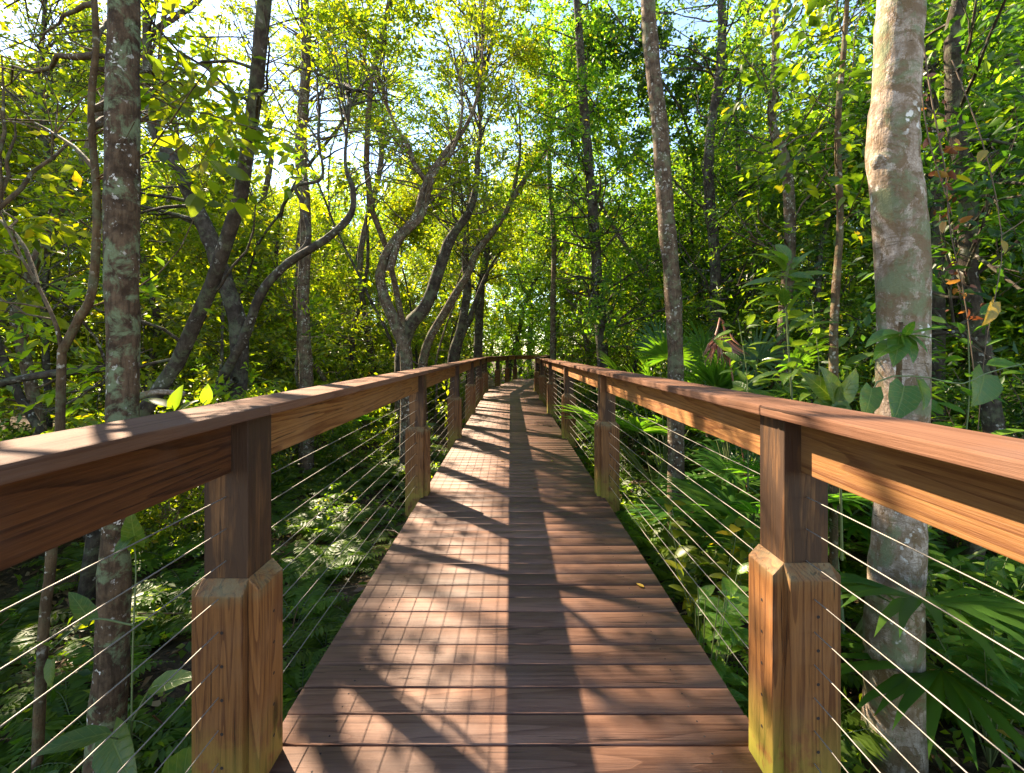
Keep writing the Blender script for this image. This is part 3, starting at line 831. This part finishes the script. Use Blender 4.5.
taken = []
for (x, y_, sc_) in ((-2.6, 27.5, .9), (-5.2, 34, 1.25), (-.2, 33, 1.1), (3.4, 33, 1.1), (1.9, 40, 1.35), (-5.5, 41, 1.3), (6.5, 31, 1.1), (-13, 27, 1.2), (-14, 38, 1.4), (-2.5, 47, 1.3), (6, 42, 1.4), (1.0, 48, 1.35), (3.6, 52, 1.4), (-6.5, 52, 1.45)):
    taken.append((x, y_))
    put_copy('distant_tree', 'sunlit tree far back in the woods behind the nearer trees', 'tree', 'distant trees at the back of the woods', far_protos, rng, x, y_, sc_, sc_ + .02, ('trunk', 'crown'))
for (x, y_) in scatter(rng, 62, (-45, 45), (24, 54), 3.4, taken, 3.5):
    if -13 < x < 0 and 30 < y_ < 46: continue
    put_copy('distant_tree', 'sunlit tree far back in the woods behind the nearer trees', 'tree', 'distant trees at the back of the woods', far_protos, rng, x, y_, .85, 1.45, ('trunk', 'crown'))
for (x, y_) in scatter(rng, 16, (-38, -19), (0, 26), 3.2, taken, 3.5) + scatter(rng, 24, (14, 34), (0, 26), 3.2, taken, 3.5):
    put_copy('distant_tree', 'sunlit tree far back in the woods behind the nearer trees', 'tree', 'distant trees at the back of the woods', far_protos, rng, x, y_, .75, 1.1, ('trunk', 'crown'))


# far thicket closing the view at ground level
rngk = np.random.default_rng(77); GL = Geo()
N = 12000
az = rngk.uniform(-1.25, 1.25, N); rad = rngk.uniform(28, 58, N)
px_ = np.stack([rad * np.sin(az), rad * np.cos(az), GZ + (4.6 * vnoise(az * 14 + 20, rad * .16) + 1.0 + 3.5 * np.exp(-(az / .12) ** 2)) * rngk.random(N) ** .8], 1)
sprays(GL, px_, nrm(rngk.normal(0, 1, (N, 3)) + [0, 0, .4]), 7, .8, .30, rngk, .26, corridor=False)
tag(link('distant_thicket', GL.mesh('distant_thicket', M['leaf_far'])), 'low sunlit thicket closing the view far back between the trees', 'thicket', kind='stuff')

# shrubs
def shrub_proto(rng, h, lm_, leaf=.085, k=8, stems=6, dens=7):
    GB, GL = Geo(), Geo(); st = []
    for _ in range(stems):
        a = rng.uniform(0, 6.28); q = rand_stem(rng, (rng.normal(0, .12), rng.normal(0, .12), 0), h * rng.uniform(.6, 1.05), .014, .35, 8)
        tube(GB, q[0], q[1], 5); st.append(q)
    SP, SD = grow(rng, st, GB, dens, .12, .6, sub=3, spn=3, clear=False, el=(-.2, .9), sides=3)
    sprays(GL, SP, SD, k, .26, leaf, rng, .22, corridor=False)
    return GB.mesh('stems', M['twig'], True), GL.mesh('foliage', lm_)


sh_left = [shrub_proto(rng, h, M['leaf_left' if i % 2 else 'leaf_right']) for i, h in enumerate((1.4, 1.9, 2.4))]
sh_right = [shrub_proto(rng, h, M['leaf_right' if i % 2 else 'leaf_dark']) for i, h in enumerate((1.3, 1.8, 2.3))]
taken = [(P(120, 400, 2.35)[0], 2.35)]
for (x, y_) in scatter(rng, 70, (-13, -2.0), (2.6, 24), .8, taken, 1.9):
    if y_ < 3.2 and x > -2.6: continue
    s_ = min(1.0, max(.45, (abs(x) - 1.2) * .55))
    put_copy('shrub', 'leafy shrub in the understorey beyond the left railing', 'shrub', 'shrubs left of the boardwalk', sh_left, rng, x, y_, .75 * s_, 1.1 * s_, ('stems', 'foliage'))
taken = [(2.03, 5.5), (2.36, 2.75)]
for (x, y_) in scatter(rng, 70, (2.0, 13), (2.8, 24), .8, taken, 1.9):
    if x < 3.2 and y_ < 5: continue
    s_ = min(1.0, max(.45, (abs(x) - 1.0) * .5))
    put_copy('shrub', 'leafy shrub in the understorey beyond the right railing', 'shrub', 'shrubs right of the boardwalk', sh_right, rng, x, y_, .75 * s_, 1.1 * s_, ('stems', 'foliage'))


# ferns
def fern_proto(rng, n=9, L=.6):
    GB, GL = Geo(), Geo()
    for i in range(n):
        az = i * 6.283 / n + rng.normal(0, .2); e = rng.uniform(.6, 1.15); l = L * rng.uniform(.7, 1.15)
        t = np.linspace(0, 1, 20)
        out = l * (t * math.cos(e) + .28 * t * t); z = l * (t * math.sin(e) - .62 * t ** 2.2)
        pts = np.stack([np.cos(az) * out, np.sin(az) * out, z + .02], 1)
        tube(GB, pts[::3], .0035 * np.linspace(1, .3, len(pts[::3])), 3)
        tg = nrm(np.gradient(pts, axis=0)); S = nrm(np.cross(tg, [0, 0, 1.0])); up = np.cross(S, tg)
        w = .135 * l / .6 * np.sin(np.clip(t * 1.02 + .12, 0, 1) * math.pi) ** .8 + .01
        for sg in (1, -1):
            d = nrm(S * sg + tg * .35 + rng.normal(0, .06, S.shape) - up * .12)
            leaf_geo(GL, pts[2:], d[2:], up[2:], w[2:], w[2:] * .13 + .006, .1, .1)
    return GL.mesh('fronds', M['fern']), GB.mesh('stems', M['stem'], True)


ferns = [fern_proto(rng, n, L) for n, L in ((8, .55), (10, .65), (7, .48))]
rngf = np.random.default_rng(55)
taken = []
fl = scatter(rngf, 125, (-4.8, -1.15), (1.0, 11), .27, taken, 1.12)
fr = scatter(rngf, 100, (1.2, 5.0), (1.0, 11), .29, taken, 1.18)
for (x, y_) in fl + fr:
    if math.hypot(x - 2.33, y_ - 2.75) < .3 or math.hypot(x + 2.1, y_ - 2.35) < .25: continue
    lr = 'left' if x < 0 else 'right'
    put_copy('fern', f'green fern on the forest floor below the {lr} railing', 'fern', f'ferns below the {lr} railing', ferns, rngf, x, y_, .8, 1.45, ('fronds', 'stems'))


rngg = np.random.default_rng(91); GL = Geo()
N = 7000
gx = rngg.uniform(-9, 9, N); gy = .8 + 17 * rngg.random(N) ** 1.2
ok = (np.abs(gx - path_x(gy)) > 1.1) & (vnoise(gx * .9 + 40, gy * .9 + 3) > .38) & (np.hypot(gx, gy) > 1.3); gx, gy = gx[ok], gy[ok]
hgt = .05 + .34 * rngg.random(len(gx)) * vnoise(gx * .7, gy * .7 + 20)
gz_ = GZ + .22 * (vnoise(gx * .55 + 50, gy * .55 + 50) - .5) + .1 * (vnoise(gx * 1.7 + 9, gy * 1.7) - .5) + hgt
sprays(GL, np.stack([gx, gy, gz_], 1), nrm(rngg.normal(0, 1, (len(gx), 3)) * [1, 1, .4] + [0, 0, .35]), 7, .20, .075, rngg, .26, corridor=False)
tag(link('ground_cover', GL.mesh('ground_cover', M['leaf_right'])), 'low leafy ground cover growing over the forest floor on both sides of the boardwalk', 'ground cover', kind='stuff')

# palmettos
def palm_proto(rng, n=8, R=.55, mat=None, hh=.9):
    GL, GB = Geo(), Geo()
    for i in range(n):
        az = i * 6.283 / n + rng.normal(0, .3); e = rng.uniform(.35, 1.25) if hh < 1.5 else rng.uniform(1.15, 1.45); l = hh * rng.uniform(.6, 1.05)
        d0 = np.array([math.cos(az) * math.cos(e), math.sin(az) * math.cos(e), math.sin(e)])
        c = d0 * l; tube(GB, smooth_pts([(0, 0, 0), d0 * l * .5 + [0, 0, .06], c], 6), [.012, .011, .01, .009, .008, .006], 4)
        f = nrm(d0 + np.array([0, 0, -.45])); S = nrm(np.cross(f, [0, 0, 1.0])); nn = np.cross(S, f)
        m = 26
        for q in range(m):
            a = (q / (m - 1) - .5) * 4.2 + rng.normal(0, .03)
            dd = nrm(f * math.cos(a) + S * math.sin(a) + nn * (.18 * math.cos(q * 2.2) * .3 + .12))
            ll = R * (1 - .28 * abs(q / (m - 1) - .5) * 2) * rng.uniform(.9, 1.05)
            side = nrm(np.cross(dd, nn)); w = R * .040
            p = [c, c + dd * ll * .45 + side * w, c + dd * ll * .45 + nn * w * .55, c + dd * ll * .45 - side * w, c + dd * ll * .8 + side * w * .5 - nn * ll * .07, c + dd * ll * .8 - side * w * .5 - nn * ll * .07, c + dd * ll - nn * ll * .16]
            GL.add(p, [np.array([(0, 1, 2), (0, 2, 3), (1, 4, 2), (2, 4, 5), (2, 5, 3), (4, 6, 5)])])
    return GL.mesh('fan_leaves', mat or M['palm']), GB.mesh('stalks', M['stem'], True)


palms = [palm_proto(rng, n, R, None, h) for n, R, h in ((8, .55, .9), (10, .6, 1.1), (7, .5, .7), (11, .52, 1.95))]


def palmetto(label, x, y_, s_, rz, which=0, group='palmettos right of the boardwalk'):
    r = empty('palmetto', (x, y_, gz(x, y_)), rz); r.scale = (s_,) * 3; tag(r, label, 'palmetto', group)
    for nm, me in zip(('fan_leaves', 'stalks'), palms[which]): link(nm, me, r)


palmetto('green fan leaved palmetto just outside the right railing beside the nearest post', 2.75, 3.7, 1.55, .4, 1)
palmetto('sunlit palmetto with wide fans between the pale trunk and the right railing', 2.6, 4.9, 1.45, 2.4, 0)
palmetto('low palmetto just right of the base of the pale trunk', 3.9, 4.2, 1.1, 1.9, 2)
palmetto('bright green palmetto behind the slim spotted trunk, level with the top board', 2.45, 7.6, 1.75, 1.2, 0)
palmetto('tall palmetto standing left of the slim spotted trunk, beyond the middle bays', 3.5, 9.8, 1.9, 2.2, 1)
palmetto('tall stalked palmetto with spiky fans left of the slim spotted trunk', 2.75, 8.0, 1.28, .3, 3)
palmetto('tall stalked palmetto with spiky fans right of the slim spotted trunk', 3.3, 6.6, 1.22, 1.1, 3)
palmetto('dark palmetto right of the slim spotted trunk', 3.3, 6.3, 1.5, .9, 2)
palmetto('small palmetto in front of the dark trunk with pale patch', 3.5, 5.2, 1.25, 3.0, 1)
palmetto('pale fan palmetto far down beside the left railing near the bend', -3.2, 11.5, 1.3, 1.4, 0, 'palmettos left of the boardwalk')
# dead frond
GLd = Geo(); rr = np.random.default_rng(4); c = np.array(P(722, 335, 5.6))
for q in range(34):
    a = rr.uniform(-1.0, .8); dd = nrm(np.array([math.sin(a) * .9, rr.normal(-.1, .3), -math.cos(a)])); l = rr.uniform(.18, .42)
    leaf_geo(GLd, c[None] + np.array([[rr.uniform(-.09, .09), rr.normal(0, .04), rr.normal(0, .02)]]), dd[None], nrm(rr.normal(0, 1, (1, 3))), l, .011, .3, rr.uniform(.1, .35))
tube(GLd, smooth_pts([c + [-.08, 0, 0], c + [.1, .12, .05], (c[0] + .5, c[1] + .2, gz(c[0] + .5, c[1]))], 8), .012, 5)
tag(link('dead_palm_frond', GLd.mesh('dead_palm_frond', M['dead_palm'])), 'withered pinkish brown palm frond hanging right of the slim spotted trunk', 'palm frond')


# broad-leaved plants near the rails
def leafy(name, label, stem, leaves_, mat, smat=None, group=None, cat='plant', w=.42, droop=.16, r=.005):
    """stem: world polyline; leaves_: (base, tip, width ratio[, material index])"""
    GB, GL = Geo(), Geo()
    for st in stem: tube(GB, smooth_pts(st, 14), np.linspace(r, r * .5, 14), 6)
    for lf in leaves_:
        b0, tp = np.array(lf[0], float), np.array(lf[1], float); v_ = tp - b0; l = np.linalg.norm(v_)
        n_ = np.array(lf[3] if len(lf) > 3 else (0.1, -.35, 1.0))
        leaf_geo(GL, b0[None], (v_ / l)[None], nrm(n_)[None], l, l * lf[2] * (.95 if lf[2] < .3 else .66), .3, droop, 0, True, lf[2] > .3)
    b0 = np.array(stem[0][0], float)
    root = empty(name, tuple(b0)); tag(root, label, cat, group)
    link('stem', GB.mesh('stem', smat or M['stem'], True, b0), root); link('leaves', GL.mesh('leaves', mat, True, b0), root)
    return root


Yp = 1.75
leafy('climbing_vine', 'vine with large glossy leaves climbing at the foot of the lichen trunk',
      [[P(130, 900, 2.0), P(131, 770, 2.0), P(133, 640, 2.05), P(136, 560, 2.1), P(128, 525, 2.1)], [P(133, 625, 2.05), P(90, 620, 2.0), P(50, 650, 1.95)], [P(131, 742, 2), P(100, 735, 1.9)], [P(133, 720, 2), P(150, 690, 1.8), P(166, 684, 1.8)]],
      [(P(113, 733, 1.9), P(34, 748, 1.75), .20), (P(112, 735, 2.0), P(126, 790, 1.75), .33, (-.3, -.7, .7)), (P(137, 545, 2.1), P(128, 513, 2.05), .42, (.2, -.9, .5)), (P(132, 535, 2.1), P(112, 556, 2.0), .4, (0, -.9, .5)),
       (P(52, 648, 1.95), P(38, 640, 1.9), .4, (0, -.5, 1)), (P(52, 660, 1.95), P(48, 690, 1.9), .35, (0, -1, .2)), (P(148, 690, 1.8), P(192, 672, 1.75), .18, (0, -.6, 1)), (P(175, 790, 1.7), P(222, 738, 1.6), .22, (-.5, -.7, .5)), (P(160, 800, 1.7), P(205, 752, 1.6), .24, (-.4, -.8, .4)),
       (P(90, 620, 2), P(70, 590, 2), .35), (P(118, 775, 1.9), P(80, 800, 1.8), .25), (P(60, 770, 1.9), P(20, 800, 1.8), .25)], M['broad'])
leafy('young_plant', 'two bright yellow green leaves poking up above the left top board',
      [[P(180, 480, 2.8), P(178, 420, 2.6), P(172, 405, 2.5)], [P(180, 470, 2.8), P(200, 412, 2.6), P(207, 400, 2.6)]],
      [(P(172, 408, 2.5), P(181, 385, 2.5), .35, (.3, -.9, .3)), (P(205, 405, 2.6), P(208, 384, 2.6), .28, (.6, -.8, .2)), (P(172, 408, 2.5), P(140, 395, 2.5), .18), (P(178, 412, 2.5), P(196, 398, 2.55), .2)], M['yellow_leaf'] and M['leaf_left'])

lv = []
rr = np.random.default_rng(8)
stp = [P(795, 470, 3.3), P(792, 400, 3.3), P(788, 340, 3.3), P(786, 285, 3.25), P(790, 265, 3.2)]
sp = smooth_pts(stp, 20)
for i in range(3, 20):
    for _ in range(3):
        a = rr.uniform(0, 6.28); e = rr.uniform(-.25, .95); d_ = np.array([math.cos(a) * math.cos(e), math.sin(a) * math.cos(e), math.sin(e)]) * rr.uniform(.13, .30)
        q0 = sp[i] + d_ * .15 + rr.normal(0, .01, 3); lv.append((q0, q0 + d_, rr.uniform(.15, .21), tuple(np.array([rr.normal(0, .4), -.3 + rr.normal(0, .3), 1.0]))))
leafy('broadleaf_sapling', 'tall leafy sapling with long shiny green leaves standing above the right top board', [stp], lv, M['broad'], r=.009)
for (px, tx, Y_, y0, y1, lab) in ((748, 738, 4.6, 430, 318, 'young broadleaf sapling between the slim spotted trunk and the tall leafy sapling'), (962, 968, 3.4, 470, 330, 'young broadleaf sapling right of the pale trunk behind the right railing'),
                              (818, 812, 4.2, 430, 300, 'young broadleaf sapling close beside the thin tan sapling')):
    st_ = [P(px, y0 + 60, Y_), P(px, y0, Y_), P((px + tx) / 2 + 4, (y0 + y1) / 2, Y_), P(tx, y1, Y_)]; sp = smooth_pts(st_, 18); lw = []
    for i in range(4, 18):
        for _ in range(4):
            a = rr.uniform(0, 6.28); e = rr.uniform(-.3, .8); d_ = np.array([math.cos(a) * math.cos(e), math.sin(a) * math.cos(e), math.sin(e)]) * rr.uniform(.12, .27)
            q0 = sp[i] + d_ * rr.uniform(.15, .9) + rr.normal(0, .02, 3); lw.append((q0, q0 + d_, rr.uniform(.16, .25), (rr.normal(0, .4), -.3 + rr.normal(0, .3), 1.0)))
    leafy('broadleaf_sapling', lab, [st_], lw, M['broad'], r=.008)
lv = [(P(836, 402, 2.1), P(806, 372, 2.1), .42, (-.4, -.8, .5)), (P(836, 400, 2.1), P(826, 366, 2.05), .40, (0, -.9, .5)), (P(838, 402, 2.1), P(862, 368, 2.1), .36, (.4, -.8, .5)),
      (P(838, 402, 2.1), P(846, 440, 2.0), .4, (.1, -.9, .4)), (P(836, 404, 2.1), P(812, 412, 2.0), .4, (-.2, -.7, .7))]
leafy('broadleaf_plant', 'cluster of three broad round leaves over the right top board beside the pale trunk',
      [[P(842, 560, 2.2), P(840, 470, 2.15), P(837, 402, 2.1)]], lv, M['broad'], r=.007)
lv = [(P(904, 386, 2.25), P(898, 418, 2.15), .52, (-.2, -1, .35)), (P(918, 380, 2.3), P(930, 408, 2.2), .42, (.4, -.9, .4)), (P(872, 388, 2.25), P(866, 418, 2.2), .45, (-.3, -1, .3)), (P(984, 374, 2.4), P(980, 404, 2.3), .6, (.25, -1, .5))]
leafy('heart_leaf_vine', 'trailing vine with broad heart shaped leaves hanging in front of the pale trunk',
      [[P(860, 470, 2.3), P(872, 388, 2.25), P(915, 376, 2.25), P(960, 384, 2.25), P(990, 372, 2.25), P(1040, 360, 2.3)]], lv, M['broad'], r=.005)
lv = []
top = np.array(P(903, 335, 2.3))
for (tx, ty, ww) in ((950, 322, .13), (868, 338, .16), (876, 352, .2), (932, 350, .2), (918, 360, .24), (940, 336, .14), (885, 330, .2), (915, 318, .16), (896, 362, .25)):
    lv.append((top + rr.normal(0, .012, 3), P(tx, ty, 2.2), ww))
leafy('stump_sprout', 'cut off stem sprouting narrow bright leaves in front of the pale trunk',
      [[P(897, 480, 2.35), P(898, 400, 2.33), P(901, 322, 2.3)]], lv, M['broad'], M['bark_brown'], r=.020)
leafy('yellow_leaf_vine', 'thin vine with yellow leaves hanging to the right of the pale trunk',
      [[P(952, 60, 3.1), P(985, 150, 3.0), P(1002, 240, 2.95), P(994, 302, 2.9), P(985, 350, 2.9), P(978, 430, 2.9)], [P(1002, 235, 2.95), P(1030, 215, 2.9), P(1060, 180, 2.9)]], [(P(994, 302, 2.9), P(988, 325, 2.85), .40, (.3, -1, .3)), (P(1002, 240, 2.95), P(1007, 252, 2.9), .3), (P(985, 150, 3), P(979, 160, 2.95), .3)], M['yellow_leaf'], M['twig'], r=.004)
# dry red-leaved vine right of the pale trunk
st = [P(915, -20, 3.2), P(930, 90, 3.2), P(945, 170, 3.15), P(950, 230, 3.1), P(965, 300, 3.1), P(975, 380, 3.1)]
sp = smooth_pts(st, 40); lv = []
for i in range(8, 34):
    for _ in range(3):
        d_ = rr.normal(0, 1, 3) * .026 + [0, 0, -.02]; q0 = sp[i] + rr.normal(0, .04, 3); lv.append((q0, q0 + d_, .38, tuple(rr.normal(0, 1, 3))))
leafy('dry_vine', 'dry hanging vine with shrivelled red brown leaves right of the pale trunk', [st, [P(918, 0, 3.25), P(925, 120, 3.2), P(952, 215, 3.1)]], lv, M['red_leaf'], M['twig'], r=.006)

# right lower plants seen between the cables
for j, (px, py, Y_, s_, lab) in enumerate(((712, 545, 3.2, .6, 'yellow green leafy plant seen through the cables beside the deck'), (990, 610, 2.6, .6, 'dark broad leaved plant seen through the cables at the right edge'),
                                            (700, 600, 2.6, .42, 'small leafy plant low beside the deck, left of the nearest right post'), (960, 540, 3.1, .8, 'bushy green plant right of the pale trunk base'))):
    x, y_, z = P(px, py, Y_); g_ = gz(x, y_); lv = []; sts = []
    for q in range(9):
        a = rr.uniform(0, 6.28); tp = np.array([x + math.cos(a) * s_ * .5, y_ + math.sin(a) * s_ * .5, max(g_ + .35, z + rr.uniform(-.1, .25))]); tp[0] = max(tp[0], 1.12); sts.append([(x, y_, g_), ((x + tp[0]) / 2, (y_ + tp[1]) / 2, (g_ + tp[2]) / 2 + .08), tuple(tp)])
        sp = smooth_pts(sts[-1], 12)
        for i in range(4, 12):
            for sgn in (1, -1):
                d_ = np.array([rr.normal(0, 1), rr.normal(0, 1), rr.uniform(-.1, .5)]); d_ = d_ / np.linalg.norm(d_) * rr.uniform(.09, .17)
                if min(sp[i][0], sp[i][0] + d_[0]) > 1.1: lv.append((sp[i], sp[i] + d_, .24))
    leafy('low_plant', lab, sts, lv, M['leaf_left'] if j in (0,) else M['broad'], r=.005)

# fallen logs left
for (a, b_, r_, lab, mt) in ((P(-60, 400, 4.2), P(110, 366, 4.6), .045, 'dark fallen branch lying across the thicket at far left', 'bark_dark'), (P(120, 405, 3.6), P(185, 392, 3.9), .03, 'pale broken branch lying right of the lichen trunk', 'bark_pale')):
    G = Geo(); a, b_ = np.array(a), np.array(b_); tube(G, smooth_pts([a, (a + b_) / 2 + [0, 0, .05], b_ + [0, 0, -.02]], 12), np.linspace(r_, r_ * .7, 12), 8, .3, rng, cap=True)
    tag(link('fallen_branch', G.mesh('fallen_branch', M[mt], True)), lab, 'branch')

# fallen leaves on the deck
for (px, py, mt, lab, l) in ((644, 588, 'yellow_leaf', 'yellow fallen leaf near the right edge of the deck', .055), (530, 470, 'dead_leaf', 'dark brown fallen leaf in the rail shadow on the deck', .05), (533, 489, 'red_leaf', 'red fallen leaf at the edge of the rail shadow on the deck', .05),
                             (551, 462, 'yellow_leaf', 'pale yellow fallen leaf farther along the right half of the deck', .06), (500, 461, 'dead_leaf', 'tan fallen leaf on the left half of the deck', .06), (575, 447, 'red_leaf', 'small orange fallen leaf close to the right railing', .05)):
    Y_ = EYE * F / (py - HY); x = (px - CX) * Y_ / F; G = Geo(); a = rr.uniform(0, 6.28)
    leaf_geo(G, np.array([[x, Y_, .006]]), np.array([[math.cos(a), math.sin(a), 0.02]]), np.array([[.05, .05, 1.0]]), l, l * .3, .25, -.05, 0, True)
    tag(link('fallen_leaf', G.mesh('fallen_leaf', M[mt])), lab, 'leaf')

# ------------------------------------------------------------------ light, sky, camera
w = bpy.data.worlds.new('World'); SC.world = w; w.use_nodes = True
nt = w.node_tree; bg = nt.nodes['Background']; sky = nt.nodes.new('ShaderNodeTexSky'); sky.sky_type = 'NISHITA'; sky.sun_disc = False
d = Vector((-KX, KY, 1.0)).normalized()
sky.sun_elevation = math.asin(d.z); sky.sun_rotation = math.atan2(d.x, d.y)
sky.air_density = 1.0; sky.dust_density = 0.1; sky.ozone_density = 2.0
nt.links.new(sky.outputs[0], bg.inputs[0]); bg.inputs[1].default_value = 0.105
sl = bpy.data.lights.new('sun', 'SUN'); sl.energy = 5.0; sl.angle = math.radians(.53); sl.color = (1.0, .87, .69)
so = bpy.data.objects.new('sun', sl); COL.objects.link(so); so.rotation_euler = (-d).to_track_quat('-Z', 'Y').to_euler(); so.location = (-10, 12, 14)

cam = bpy.data.cameras.new('camera'); co = bpy.data.objects.new('camera', cam); COL.objects.link(co)
co.location = (0, 0, EYE); co.rotation_euler = (math.pi / 2, 0, 0)
cam.sensor_fit = 'HORIZONTAL'; cam.sensor_width = 36.0; cam.lens = 36.0 * F / 1024
cam.shift_x = (512 - CX) / 1024; cam.shift_y = -(386.5 - HY) / 1024
cam.clip_start = .03; cam.clip_end = 2000
SC.camera = co
vs = SC.view_settings; vs.view_transform = 'Standard'; vs.look = 'None'; vs.exposure = 2.4; vs.gamma = 1.0
vs.use_white_balance = True; vs.white_balance_temperature = 7100; vs.white_balance_tint = 11.0
SC.cycles.max_bounces = 7; SC.cycles.diffuse_bounces = 4; SC.cycles.glossy_bounces = 2; SC.cycles.transmission_bounces = 4; SC.cycles.transparent_max_bounces = 4
SC.cycles.use_denoising = True
SC.cycles.sample_clamp_indirect = 6.0
